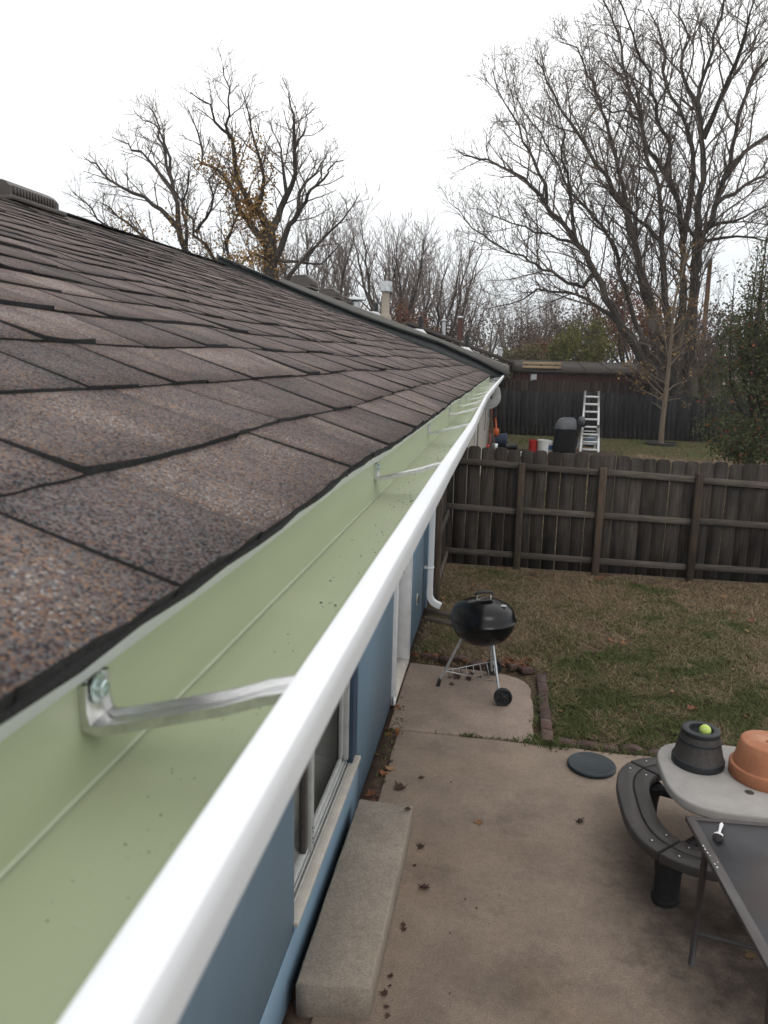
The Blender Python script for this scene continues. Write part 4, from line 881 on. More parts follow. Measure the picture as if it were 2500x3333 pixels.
# long low red shed behind the far fences, planks lying on its roof
M['red_paint'] = pm('dark_red_siding', (.062, .017, .016), (.040, .012, .011), 5, .8, .3, None, (6, 6, .5), detail=6)
M['grey_roof'] = pm('grey_sheet_roof', (.085, .074, .066), (.055, .048, .044), 3, .95, .2, None, (8, .4, 1), spec=.1)
shed = thing('shed', (5.0, 42.0, 0), 'long dark red shed with a flat grey roof behind the far fences', 'shed')
mb = MB(); box(mb, .3, 9.5, 40.0, 46.0, -.05, 2.52); obj('wall', mb, M['red_paint'], shed)
for k in range(31):
    mb = MB(); xk = .32 + k*.30; box(mb, xk, xk + .285, 39.975, 39.998, .1, 2.50, 0, .004); obj('wall_board', mb, M['red_paint'], shed)
mb = MB(); V = [(.1, 39.8, 2.53), (9.7, 39.8, 2.50), (9.7, 46.2, 3.02), (.1, 46.2, 3.06), (.1, 39.8, 2.66), (9.7, 39.8, 2.62), (9.7, 46.2, 3.12), (.1, 46.2, 3.17)]; mb.add(V, BOXF); sroof = obj('roof', mb, M['grey_roof'], shed)
for k in range(8):
    mb = MB(); xk = .2 + k*1.22; V = [(xk, 39.82, 2.655), (xk + .03, 39.82, 2.655), (xk + .03, 46.1, 3.16), (xk, 46.1, 3.16), (xk, 39.82, 2.69), (xk + .03, 39.82, 2.69), (xk + .03, 46.1, 3.19), (xk, 46.1, 3.19)]; mb.add(V, BOXF); obj('roof_seam', mb, M['grey_roof'], sroof)
mb = MB(); box(mb, 1.15, 1.45, 39.95, 39.973, 2.12, 2.45, 0, .01); obj('wall_vent', mb, M['white_trim'], shed)
M['lumber'] = pm('pale_new_lumber', (.47, .34, .20), (.37, .27, .16), 4, .8, .2, None, (.5, 9, 9), detail=5, rand=.18)
pk = thing('lumber_stack', (1.6, 39.9, 2.62), 'stack of pale planks lying on the red shed roof edge', 'lumber')
for lv in range(2):
    for k in range(3):
        mb = MB(); L = 1.80 + r.uniform(-.1, .1); x0 = .74 + r.uniform(-.03, .05)
        z0_ = 2.74 + lv*.185 + k*.004
        box(mb, x0, x0 + L, 39.80 + k*.20 + lv*.10, 39.80 + k*.20 + lv*.10 + .17, z0_, z0_ + .115, 0, .006); obj('plank', mb, M['lumber'], pk)
for x0 in (.85, 1.6, 2.3):
    mb = MB(); box(mb, x0, x0 + .09, 39.86, 40.42, 2.865, 2.922, 0, .004); obj('spacer', mb, M['bark_dark'], pk)
for x0 in (.85, 1.6, 2.3):
    mb = MB(); box(mb, x0, x0 + .09, 39.83, 40.42, 2.66, 2.738, 0, .004); obj('spacer', mb, M['bark_dark'], pk)

# ------------------------------------------------------------------ kettle grill on the pad
KC = np.array([-.10, 6.60, 0.])
grill = thing('kettle_grill', KC, 'black kettle grill on silver legs standing on the concrete pad by the lawn', 'grill')
R = .286
bowl = [(0, .445), (.07, .447), (.14, .462), (.20, .495), (.245, .545), (.272, .60), (.281, .645), (.286, .668), (.291, .672), (.291, .676), (.280, .676)]
mb = MB(); lathe(mb, bowl, KC, 48); obj('bowl', mb, M['enamel'], grill, smooth='auto')
lid = [(.292, .668), (.297, .668), (.298, .676), (.292, .684), (.287, .690), (.281, .725), (.262, .765), (.230, .796), (.185, .820), (.13, .836), (.07, .845), (0, .848)]
mb = MB(); lathe(mb, lid, KC, 48); lidO = obj('lid', mb, M['enamel'], grill, smooth='auto')
mb = MB()
hx = Vector((.93, .36, 0)).normalized(); hy = Vector((-hx.y, hx.x, 0))
def loc3(a, b2, z): return tuple(np.array(KC) + np.array(hx)*a + np.array(hy)*b2 + (0, 0, z))
tube(mb, [loc3(-.062, .0, .842), loc3(-.064, .0, .880), loc3(-.062, 0, .905)], .006, 8); tube(mb, [loc3(.062, .0, .842), loc3(.064, .0, .880), loc3(.062, 0, .905)], .006, 8)
obj('handle_bracket', mb, M['alu'], lidO, smooth='auto')
mb = MB(); tube(mb, catmull([loc3(-.078, 0, .895), loc3(-.066, 0, .912), loc3(-.03, 0, .918), (loc3(.03, 0, .918)), loc3(.066, 0, .912), loc3(.078, 0, .895)], .01), [.012]*2 + [.015]*0 + [.014]*0 or .014, 10) if False else tube(mb, catmull([loc3(-.078, 0, .893), loc3(-.066, 0, .912), loc3(-.03, 0, .918), loc3(.03, 0, .918), loc3(.066, 0, .912), loc3(.078, 0, .893)], .012), .0145, 10)
obj('lid_handle', mb, M['black_plastic'], lidO, smooth='auto')
mb = MB(); V = []
for i in range(9):
    a = -1 + 2*i/8
    for j in range(4):
        b2 = -.052 + j*.022; V.append(loc3(a*.072, b2, .858 + .022*(1 - a*a) - j*.004))
mb.add(V, [(i*4 + j, i*4 + j + 1, (i + 1)*4 + j + 1, (i + 1)*4 + j) for i in range(8) for j in range(3)] ); obj('heat_shield', mb, M['alu'], lidO, smooth='auto')
mb = MB(); lathe(mb, [(.032, .004), (.032, .008), (.02, .010), (0, .0105)], tuple(KC + (.17, -.06, .818)), 16); obj('vent_damper', mb, M['alu'], lidO, smooth='auto')
foot = np.array([-.472, 6.591, 0.02]); wA = np.array([.105, 6.33, .078]); wB = np.array([.02, 6.93, .078])
def lg(a, b2, rad=.0125):
    mb = MB(); tube(mb, [a, (np.array(a)*.5 + np.array(b2)*.5), b2], rad, 10); return obj('leg', mb, M['galv'], grill, smooth='auto')
l1 = lg(KC + (-.17, -.01, .495), foot + (0, 0, .01)); l2 = lg(KC + (.10, -.10, .47), wA + (-.03, .05, .0)); l3 = lg(KC + (.07, .14, .475), wB + (-.02, -.06, 0))
mb = MB(); tube(mb, [foot + (.012, 0, .055), foot, foot + (-.003, 0, -.02)], [.016, .018, .019], 10); obj('foot_cap', mb, M['black_plastic'], l1, smooth='auto')
ax = wB - wA; axn = ax/np.linalg.norm(ax)
mb = MB(); tube(mb, [wA + axn*.01, wB - axn*.01], .006, 8); obj('axle', mb, M['galv'], grill)
for c, s in ((wA, -1), (wB, 1)):
    prof = [(.012, -.022), (.060, -.018), (.066, -.024), (.076, -.024), (.079, -.018), (.079, .018), (.076, .024), (.066, .024), (.060, .012), (.03, .016), (.012, .020), (0, .021)]
    mb = MB(); lathe(mb, prof, (0, 0, 0), 28); v = mb.v[0].astype(float)
    w_ = axn*s; u_ = np.cross(w_, (0, 0, 1)); u_ /= np.linalg.norm(u_); q_ = np.cross(w_, u_)
    cc = c + w_*.03
    mb.v[0] = (cc + v[:, :1]*u_ + v[:, 1:2]*q_ + v[:, 2:3]*w_).astype(np.float32); wo = obj('wheel', mb, M['rubber'], grill, smooth='auto')
    for k in range(6):
        a = k*math.pi/3; d_ = u_*math.cos(a) + q_*math.sin(a); mb = MB(); tube(mb, [cc + w_*.019 + d_*.012, cc + w_*.017 + d_*.058], .005, 5); obj('spoke', mb, M['black_plastic'], wo)
# wire shelf low between the legs
pa, pb, pc = foot*.42 + (KC + (-.17, -.01, .495))*.0 + (wA + wB)/2*.58, wA, wB
P1 = l1_pt = foot + (KC + (-.17, -.01, .495) - foot)*.28
P2w = wA + (KC + (.10, -.10, .47) - wA)*.22 + (-.02, .04, 0); P3w = wB + (KC + (.07, .14, .475) - wB)*.22
mb = MB()
for a, b2 in ((P1, P2w), (P2w, P3w), (P3w, P1)): tube(mb, [a, b2], .004, 6)
for k in range(1, 7):
    t = k/7.; tube(mb, [P2w + (P1 - P2w)*t, P3w + (P1 - P3w)*t], .003, 5)
obj('wire_rack', mb, M['galv'], grill)

# ------------------------------------------------------------------ picnic table, pots, glass table on the patio
def superell(cx, cy, a, b2, n, k, t0=0., t1=2*math.pi, end=False):
    o = []
    for i in range(k + (1 if end else 0)):
        t = t0 + (t1 - t0)*i/k; c, s = math.cos(t), math.sin(t)
        rr_ = (abs(c)**n + abs(s)**n)**(-1./n); o.append((cx + a*rr_*c, cy + b2*rr_*s))
    return o
TC = (1.432, 4.362)
pt = thing('picnic_table', (TC[0], TC[1], 0), 'brown plastic picnic table with curved bench seats at the right edge of the patio', 'picnic table')
mb = MB(); prism(mb, superell(TC[0], TC[1], .415, .40, 3.3, 72), .520, .580, 0, .012); top = obj('tabletop', mb, M['table_top'], pt, smooth='auto')
mb = MB(); lathe(mb, [(.022, .5802), (.024, .5815), (.026, .5802)], (TC[0] + .03, TC[1] - .16, 0), 16); lathe(mb, [(0, .5805), (.021, .5806)], (TC[0] + .03, TC[1] - .16, 0), 16); obj('umbrella_plug', mb, M['bench'], top)
# four bench sides, each of an outer and an inner board with a groove between; seams on the diagonals
for q in range(4):
    mid = math.pi + q*math.pi/2; g = .018
    segs = [(.535, .632, 'outer'), (.440, .530, 'inner')]
    seat = None
    for ra, rb, nm in segs:
        t0, t1 = mid - math.pi/4 + g*.55/rb*.55, mid + math.pi/4 - g*.55/rb*.55
        k = 22
        out = superell(TC[0], TC[1], rb, rb*.975, 3.0 if nm == 'outer' else 3.1, k, t0, t1, True)
        inn = superell(TC[0], TC[1], ra, ra*.975, 3.1, k, t0, t1, True)
        mb = MB(); prism(mb, out + inn[::-1], .305 if nm == 'inner' else .300, .360, 0, .010)
        if seat is None: seat = obj('bench_seat', mb, M['bench'], pt, smooth='auto')
        else: obj('seat_board', mb, M['bench'], seat, smooth='auto')
    t0, t1 = mid - math.pi/4 + .01, mid + math.pi/4 - .01
    mb = MB(); prism(mb, superell(TC[0], TC[1], .60, .585, 3., 16, t0, t1, True) + superell(TC[0], TC[1], .47, .46, 3., 16, t0, t1, True)[::-1], .285, .345, 0, .0); obj('seat_base', mb, M['rubber'], seat)
    for t in (t0 + .12, t1 - .12):
        for rad in (.485, .585):
            p = superell(TC[0], TC[1], rad, rad*.975, 3., 1, t, t + 1)[0]
            mb = MB(); lathe(mb, [(.0135, .3602), (.0125, .3612), (.0115, .3606), (.006, .3606)], (p[0], p[1], 0), 14); b_ = obj('bolt_recess', mb, M['black_plastic'], seat)
            mb = MB(); lathe(mb, [(.0065, .3604), (.0060, .3640), (.003, .3655), (0, .3657)], (p[0] + .001, p[1], 0), 10); obj('bolt', mb, M['steel_bolt'], seat, smooth='auto')
# moulded legs under each seam and the table pedestal
for q in range(4):
    a = math.pi + math.pi/4*1.0 + q*math.pi/2
    lx, ly = TC[0] + .62*math.cos(a)*.93, TC[1] + .56*math.sin(a)*.93
    mb = MB(); V = []
    prof = [(.088, -.0), (.092, .012), (.090, .03), (.080, .036), (.082, .16), (.092, .24), (.104, .286)]
    lathe(mb, prof + [(0, .287)], (0, 0, 0), 24); v = mb.v[0].astype(float); v[:, 0] *= 1.0; v[:, 1] *= .8
    mb.v[0] = (rotz(v, a) + (lx, ly, 0)).astype(np.float32); obj('leg', mb, M['rubber'], pt, smooth='auto')
    mb = MB(); tube(mb, [(lx, ly, .255), (TC[0] + .30*math.cos(a), TC[1] + .30*math.sin(a), .30), (TC[0] + .12*math.cos(a), TC[1] + .12*math.sin(a), .49)], [.035, .032, .04], 8); obj('arm', mb, M['rubber'], pt, smooth='auto')
mb = MB(); lathe(mb, [(.12, .30), (.10, .36), (.10, .48), (.20, .518), (0, .519)], (TC[0], TC[1], 0), 24); obj('pedestal', mb, M['rubber'], pt, smooth='auto')

# barrel planter upside down with a ball in its hollow
bc = (1.250, 4.490, .580)
bp = thing('barrel_planter', bc, 'dark barrel shaped planter turned upside down on the picnic table', 'planter')
mb = MB(); lathe(mb, [(.143, .0), (.147, .003), (.148, .042), (.143, .046), (.141, .049), (.119, .146)], bc, 48); lathe(mb, [(.1165, .163), (.108, .196)], bc, 48); obj('body', mb, M['barrel'], bp, smooth='auto')
mb = MB(); lathe(mb, [(.1185, .146), (.1215, .148), (.1195, .162), (.1165, .164)], bc, 48); lathe(mb, [(.145, .0), (.1495, .004), (.1500, .040), (.146, .0465), (.142, .048)], bc, 48); obj('band', mb, M['band'], bp, smooth='auto')
mb = MB(); lathe(mb, [(.1085, .194), (.1105, .198), (.108, .218), (.102, .2225), (.074, .2225), (.069, .219), (.066, .190), (.060, .182), (0, .180)], bc, 48); obj('base_rim', mb, M['band'], bp, smooth='auto')
bl = (bc[0] + .022, bc[1] - .004, bc[2] + .180 + .034)
mb = MB(); lathe(mb, [(.034*math.cos(t), .034*math.sin(t)) for t in np.linspace(-math.pi/2, math.pi/2, 15)], (0, 0, 0), 24)
tb = obj('tennis_ball', mb, M['ball'], None, loc=(0, 0, 0), smooth='auto', label='yellow green tennis ball sitting in the hollow of the barrel planter', cat='ball')
mb = MB(); seam = []
for k in range(49):
    t = k*2*math.pi/48; x_ = math.cos(t) + .35*math.cos(3*t); y_ = math.sin(t) - .35*math.sin(3*t); z_ = .95*math.sin(2*t); q = np.array([x_, y_, z_]); seam.append(q/np.linalg.norm(q)*.0341)
tube(mb, seam, .0009, 4); so = obj('seam', mb, M['white_plastic'], tb); tb.location = bl; tb.rotation_euler = (.5, .3, .8)
# terracotta pot upside down
tc_ = (1.600, 4.400, .580)
tp = thing('terracotta_pot', tc_, 'orange terracotta pot turned upside down at the right edge of the picnic table', 'flower pot')
mb = MB(); lathe(mb, [(.176, .0), (.190, .0), (.194, .006), (.196, .066), (.192, .074), (.180, .077), (.177, .079), (.149, .212), (.143, .221), (.134, .224), (.022, .222), (.018, .218), (.018, .19)], tc_, 56); obj('pot', mb, M['terra'], tp, smooth='auto')
mb = MB(); lathe(mb, [(0, .195), (.0185, .196)], tc_, 20); obj('drain_hole', mb, M['rubber'], tp)

# dark glass topped table nearest the camera
gt = thing('glass_table', (1.5, 3.1, 0), 'dark glass topped metal patio table in the right foreground', 'table')
GX = [(.990, 3.660), (1.078, 2.66), (2.35, 2.75), (2.27, 3.71)]
def lerp2(a, b2, t): return (a[0] + (b2[0] - a[0])*t, a[1] + (b2[1] - a[1])*t)
cen = (sum(p[0] for p in GX)/4, sum(p[1] for p in GX)/4)
INN = []
for p in GX:
    d = np.array(cen) - p; INN.append((p[0] + math.copysign(.046, d[0]), p[1] + math.copysign(.03, d[1])))
for k in range(4):
    a, b2 = GX[k], GX[(k + 1) % 4]; c, d = INN[(k + 1) % 4], INN[k]
    mb = MB(); prism(mb, [a, b2, c, d], .692, .720, 0, .004); obj('frame_rail', mb, M['dark_metal'], gt)
mb = MB(); prism(mb, INN, .707, .713, 0, .0); obj('glass_top', mb, M['glass_top'], gt)
for (x_, y_), (bx, by) in (((1.032, 3.42), (1.055, 3.515)), ((1.115, 2.74), (1.135, 2.70)), ((2.2, 3.6), (2.22, 3.62)), ((2.27, 2.84), (2.29, 2.80))):
    mb = MB(); M4 = Matrix.Identity(4); tube(mb, [(x_, y_, .695), (x_*.5 + bx*.5, y_*.5 + by*.5, .35), (bx, by, .0)], .0155, 4); obj('leg', mb, M['dark_metal'], gt)
mb = MB(); tube(mb, [(1.05, 3.49, .20), (1.3, 3.44, .20), (2.2, 3.5, .20)], .014, 4); obj('cross_bar', mb, M['dark_metal'], gt)
mb = MB(); tube(mb, [(1.125, 2.71, .20), (1.4, 2.72, .20), (2.28, 2.8, .20)], .014, 4); obj('cross_bar', mb, M['dark_metal'], gt)
# white paint drips on the near rim of that table
M['drip'] = pm('dried_white_paint', (.72, .73, .74), (.6, .6, .62), 40, .5)
mb = MB()
for (x_, y_, rx_, ry_) in ((1.017, 3.415, .006, .010), (1.019, 3.39, .005, .010), (1.024, 3.365, .006, .008), (1.030, 3.345, .004, .006), (1.036, 3.285, .005, .009), (1.040, 3.262, .006, .011), (1.052, 3.30, .004, .005), (1.022, 3.402, .003, .004)):
    v = ico*np.array([rx_, ry_, .0022]); mb.add(v + (x_, y_, .7208), icf)
obj('paint_drips', mb, M['drip'], gt, kind='stuff')
# small brush lying over the rim
pb_ = thing('paint_brush', (1.12, 3.53, .72), 'small white handled brush with dark bristles lying on the glass table rim', 'brush')
A_ = np.array([1.150, 3.615, .738]); B_ = np.array([1.098, 3.485, .738]); d_ = (B_ - A_); d_ /= np.linalg.norm(d_)
mb = MB(); tube(mb, [A_, A_ + d_*.015, A_ + d_*.05, A_ + d_*.09, A_ + d_*.105], [.005, .010, .007, .006, .010], 8); v = mb.v[0]; v[:, 2] = (v[:, 2] - .738)*.6 + .727; obj('handle', mb, M['white_plastic'], pb_, smooth='auto')
mb = MB(); tube(mb, [A_ + d_*.100, A_ + d_*.112, A_ + d_*.128], [.012, .021, .022], 10); v = mb.v[0]; v[:, 2] = (v[:, 2] - .738)*.45 + .730; obj('ferrule', mb, M['white_plastic'], pb_, smooth='auto')
mb = MB(); tube(mb, [A_ + d_*.126, A_ + d_*.15, A_ + d_*.172, A_ + d_*.182], [.0215, .024, .018, .006], 10); v = mb.v[0]; v[:, 2] = (v[:, 2] - .738)*.45 + .731; obj('bristles', mb, M['bristle'], pb_, smooth='auto')

# round dark lid on the patio edge
dc = (.765, 5.385, .0)
dd = thing('round_lid', dc, 'round dark plastic lid lying on the patio near the scalloped edging', 'lid')
mb = MB(); lathe(mb, [(.160, .002), (.173, .006), (.175, .022), (.170, .030), (.160, .0325), (.152, .0295), (0, .030)], dc, 48); obj('disc', mb, M['disc'], dd, smooth='auto')

# ------------------------------------------------------------------ brick and scalloped edging, loose bricks, timbers
be = thing('brick_edging', (.46, 6.4, 0), 'straight line of worn red bricks set between pad and lawn', 'edging')
bm_ = MB(); box(bm_, -.045, .045, -.092, .092, -.06, .026, 0, .006); brick_me = bm_.mesh('brick', [M['brick']])
y = 5.80; r = random.Random(8)
while y < 7.05:
    inst('brick', brick_me, be, (.468 + r.uniform(-.008, .008), y, r.uniform(-.022, -.004)), (r.uniform(-.06, .06), r.uniform(-.07, .07), r.uniform(-.07, .07))); y += .193
se = thing('scalloped_edging', (1.3, 5.72, 0), 'row of scalloped red edging blocks along the lawn side of the patio', 'edging')
sm = MB(); pts = [(-.145, -.08), (.145, -.08), (.145, .035)] + [(.145 - .29*k/12., .035 + .038*math.sin(math.pi*k/12.)) for k in range(1, 12)] + [(-.145, .035)]
V = [(a, -.03, b2) for a, b2 in pts] + [(a, .03, b2) for a, b2 in pts]; n = len(pts)
sm.polys(V, [tuple(range(n)), tuple(range(2*n - 1, n - 1, -1))] + [(i, i + n, (i + 1) % n + n, (i + 1) % n) for i in range(n)]); sme = sm.mesh('edging_block', [M['brick']])
x = .60
while x < 4.2:
    inst('edging_block', sme, se, (x, 5.735 - .01*(x - .6) + r.uniform(-.012, .012), r.uniform(-.068, -.030)), (r.uniform(-.2, .2), r.uniform(-.08, .08), r.uniform(-.09, .09)), (.55, 1, .8)); x += .170
# loose bricks at the far end of the pad
def rubble(seed):
    q = random.Random(seed); mb = MB(); box(mb, -.075, .075, -.042, .042, -.028, .028, 0, .012)
    v = mb.v[0]
    for i in range(len(v)): v[i] += [q.uniform(-.012, .012) for _ in range(3)]
    if seed % 2: v[:, 0] *= .62
    return mb.mesh('loose_brick', [M['brick']])
rb = [rubble(k) for k in range(4)]
for k, (x_, y_, lab) in enumerate([(-.62, 7.24, 'loose red brick nearest the white door casing at the end of the pad'), (-.47, 7.22, 'broken red brick among leaves left of the grill'), (-.33, 7.27, 'loose red brick behind the grill front leg'), (.20, 7.17, 'loose red brick just behind the right grill wheel'), (.33, 7.12, 'loose rounded brick at the pad corner near the brick line'), (.10, 7.26, 'broken brick half covered by leaves behind the grill'), (-.15, 7.15, 'flat broken brick at the pad end behind the grill rack')]):
    inst('loose_brick', rb[k % 4], None, (x_, y_, .01), (r.uniform(-.2, .2), r.uniform(-.2, .2), r.uniform(-.7, .7)), label=lab, cat='brick', group='loose bricks at the end of the pad')
M['timber'] = pm('rotten_garden_timber', (.085, .066, .052), (.045, .035, .028), 8, .95, .6, None, (.6, 6, 6), detail=8)
for a, b2, lab in (((-.80, 8.70), (-.36, 8.56), 'old garden timber lying behind the kettle grill by the downspout'), ((-.79, 8.44), (-.32, 8.28), 'second weathered timber in front, thinner and paler, behind the grill')):
    mb = MB(); L = math.hypot(b2[0] - a[0], b2[1] - a[1]); box(mb, -L/2, L/2, -.05, .05, -.03, .035 if a[1] > 8.5 else .02, 0, .010)
    o = obj('garden_timber', mb, M['timber'], None, loc=(0, 0, 0), label=lab, cat='timber'); o.location = ((a[0] + b2[0])/2, (a[1] + b2[1])/2, .0); o.rotation_euler = (0, 0, math.atan2(b2[1] - a[1], b2[0] - a[0]))
mb = MB(); tube(mb, [(2.315, 6.2, GZ), (2.315, 6.2, .35), (2.318, 6.2, .62)], .016, 10); lathe(mb, [(.022, .60), (.024, .64), (.012, .655), (0, .656)], (2.318, 6.2, 0), 12)
obj('garden_stake', mb, M['black_plastic'], None, loc=(2.315, 6.2, GZ), smooth='auto', label='thin black stake on the lawn at the right picture edge', cat='stake')

# ------------------------------------------------------------------ things in the next yard
M['grill_cover'] = pm('black_vinyl_cover', (.010, .011, .013), (.007, .007, .008), 4, .8, .25, 9, spec=.12)
M['grill_cover_top'] = pm('grey_vinyl_cover', (.06, .068, .076), (.035, .040, .046), 4, .5, .3, 9, spec=.5)
cg = thing('covered_grill', (2.0, 26.6, 0), 'barbecue under a black cover with grey top in the next yard left of the ladder', 'covered grill')
r = random.Random(4)
def cover(name, rows, mat):
    mb = MB(); V = []; n = 20
    for z, hx_, hy_, ox in rows:
        for k in range(n):
            t = 2*math.pi*k/n; c, s = math.cos(t), math.sin(t); q = (abs(c)**5 + abs(s)**5)**(-.2)
            V.append((2.02 + ox + hx_*q*c + r.uniform(-.012, .012), 26.6 + hy_*q*s + r.uniform(-.012, .012), z + r.uniform(-.006, .006)))
    m_ = len(rows); F = [(i*n + k, i*n + (k + 1) % n, (i + 1)*n + (k + 1) % n, (i + 1)*n + k) for i in range(m_ - 1) for k in range(n)] + [tuple(range((m_ - 1)*n, m_*n))]
    mb.polys(V, F); return obj(name, mb, mat, cg, smooth='auto')
cover('cover_skirt', [(.02, .37, .30, 0), (.3, .375, .31, .0), (.55, .365, .30, .01), (.80, .36, .30, .0), (.83, .36, .30, 0)], M['grill_cover'])
cover('cover_top', [(.82, .365, .305, 0), (.86, .36, .30, .0), (1.0, .33, .26, .015), (1.12, .28, .18, .05), (1.19, .18, .10, .08)], M['grill_cover_top'])
mb = MB(); box(mb, 2.39, 2.66, 26.4, 26.8, .92, .97, 0, .02); obj('side_shelf', mb, M['grill_cover'], cg)
mb = MB(); lathe(mb, [(.02, -.12), (.11, -.08), (.125, 0), (.11, .10), (.06, .16), (0, .17)], (2.53, 26.6, 1.08), 18); obj('side_burner_cover', mb, M['grill_cover_top'], cg, smooth='auto')
# multi-position ladder, leaning on its rear legs
ld = thing('ladder', (2.92, 27.5, 0), 'pale aluminium step ladder standing open in the next yard in front of the dark fence', 'ladder')
M['ladder'] = pm('pale_aluminium', (.62, .63, .63), (.52, .53, .53), 14, .4, .04, metal=.35)
yb, yt = 27.2, 27.75
def lpt(s, f): return np.array([2.92 + s*(.285 - .055*f), yb + (yt - yb)*f, .0 + 2.06*f])
for s in (-1, 1):
    for a, b2, wd in ((0, .43, .046), (.36, 1.0, .040)):
        mb = MB(); p0, p1 = lpt(s, a), lpt(s, b2); tube(mb, [p0 + (s*(.012 if a == 0 else 0), 0, 0), p1 + (s*(.012 if a == 0 else 0), 0, 0)], wd, 4); obj('rail', mb, M['ladder'], ld)
    mb = MB(); tube(mb, [lpt(s, .42) + (0, .05, 0), (2.92 + s*.30, 28.35, .0)], .030, 4); obj('rear_leg', mb, M['ladder'], ld)
for k in range(8):
    f = .035 + k*.124; p0, p1 = lpt(-1, f), lpt(1, f); mb = MB(); box(mb, p0[0], p1[0], p0[1] - .03, p0[1] + .03, p0[2] - .030, p0[2] + .034, 0, .004); obj('rung', mb, M['ladder'], ld)
for k in range(3):
    z = .15 + k*.25; mb = MB(); f = z/.87; y_ = 28.35 + (lpt(1, .42)[1] + .05 - 28.35)*f; box(mb, 2.64, 3.20, y_ - .025, y_ + .025, z, z + .04, 0, .004); obj('rung', mb, M['ladder'], ld)
for s in (-1, 1):
    p = lpt(s, .425); mb = MB(); box(mb, p[0] - .04, p[0] + .04, p[1] - .06, p[1] + .05, p[2] - .05, p[2] + .05, 0, .01); obj('hinge', mb, M['dark_metal'], ld)
# buckets
def bucket(name, c, r0, r1, h, mat, label):
    t = thing(name, c, label, 'bucket'); mb = MB(); lathe(mb, [(0, .005), (r0, .0), (r1, h - .05), (r1 + .012, h - .05), (r1 + .012, h - .02), (r1 + .004, h - .015), (r1 + .004, h), (r1 - .008, h), (r0 - .01, .015), (0, .016)], c, 28); obj('body', mb, mat, t, smooth='auto')
    mb = MB(); P = [(c[0] + (r1 + .014)*math.cos(a), c[1] - .02 - .10*math.sin(a), c[2] + h - .04 - .05*math.sin(a)) for a in np.linspace(0, math.pi, 12)]; tube(mb, P, .005, 6); obj('bail', mb, M['galv'], t)
    return t
M['red_plastic'] = pm('red_plastic', (.42, .022, .018), (.33, .02, .016), 10, .42)
M['white_bucket'] = pm('white_bucket_plastic', (.60, .60, .59), (.5, .5, .5), 8, .45)
M['blue_plastic'] = pm('blue_plastic', (.02, .09, .22), (.015, .07, .17), 8, .45)
bucket('red_bucket', (.985, 26.2, GZ), .15, .165, .46, M['red_plastic'], 'red bucket standing left of the white bucket in the next yard')
wb = bucket('white_bucket', (1.29, 26.05, GZ), .17, .19, .50, M['white_bucket'], 'white bucket between the red bucket and the covered grill')
bl_ = MB(); lathe(bl_, [(.10, 0), (.13, .05), (.135, .32), (.10, .40), (.05, .42), (0, .421)], (1.56, 26.7, GZ), 20); lbo = obj('jug', bl_, M['white_bucket'], None, loc=(1.56, 26.7, GZ), smooth='auto', label='white jug with a blue label right of the white bucket', cat='jug')
mb = MB(); lathe(mb, [(.1365, .12), (.1375, .13), (.1375, .26), (.1365, .27)], (1.56, 26.7, GZ), 20); obj('jug_label', mb, M['blue_plastic'], lbo)
# white board lying on edge
mb = MB(); box(mb, .05, .95, 25.2, 25.34, GZ, .12, 0, .006); obj('white_board', mb, M['white_trim'], None, loc=(.5, 25.27, GZ), label='white painted board lying on the ground just behind the fence', cat='board')
# coiled black hose and log-like roll
mb = MB(); tube(mb, [(.06, 27.0, .09), (.25, 27.05, .10), (.46, 27.0, .09)], [.10, .11, .10], 12); obj('black_roll', mb, M['black_plastic'], None, loc=(.26, 27.0, GZ), smooth='auto', label='short black roll lying on the bare ground left of the red bucket', cat='roll')
# blue wheelbarrow-like tool tub with jumble, orange leaf blower, long handled tools by the neighbour house corner
tub = thing('blue_tub', (-.24, 27.6, 0), 'dark blue tub lying on its side among tools by the neighbour house corner', 'tub')
mb = MB(); tube(mb, [(-.62, 27.6, .20), (-.3, 27.55, .22), (.08, 27.6, .25)], [.18, .22, .26], 14); obj('body', mb, pm('navy_plastic', (.018, .035, .065), (.012, .024, .045), 9, .45), tub, smooth='auto')
mb = MB(); tube(mb, [(.07, 27.6, .25), (.085, 27.6, .25)], [.275, .275], 14); obj('rim', mb, M['blue_plastic'], tub, smooth='auto')
for k, (x_, z_, mm) in enumerate([(-.55, .06, 'white_bucket'), (-.45, .1, 'blue_plastic'), (-.66, .05, 'galv')]):
    mb = MB(); lathe(mb, [(0, 0), (.055, 0), (.06, .1), (.05, .17), (.02, .19), (.02, .22), (0, .22)], (x_, 27.15, GZ), 12); obj('bottle', mb, M[mm], None, loc=(x_, 27.15, GZ), smooth='auto', label=['white bottle on the ground in front of the blue tub', 'blue bottle on the ground in front of the blue tub', 'silver can on the ground left of the blue tub'][k], cat='bottle')
M['orange'] = pm('orange_plastic', (.52, .10, .02), (.42, .08, .018), 8, .45)
bw = thing('orange_trimmer', (-.40, 26.6, 0), 'orange garden machine leaning near the neighbour house wall above the blue tub', 'garden tool')
mb = MB(); box(mb, -.40, -.18, 26.5, 26.7, .48, .74, 0, .05); obj('motor', mb, M['orange'], bw)
mb = MB(); tube(mb, [(-.28, 26.6, .70), (-.32, 26.6, 1.0), (-.34, 26.62, 1.1)], .035, 8); obj('handle', mb, M['orange'], bw)
mb = MB(); tube(mb, [(-.30, 26.6, .55), (-.42, 26.6, .2), (-.48, 26.6, 0)], .02, 8); obj('shaft', mb, M['black_plastic'], bw)
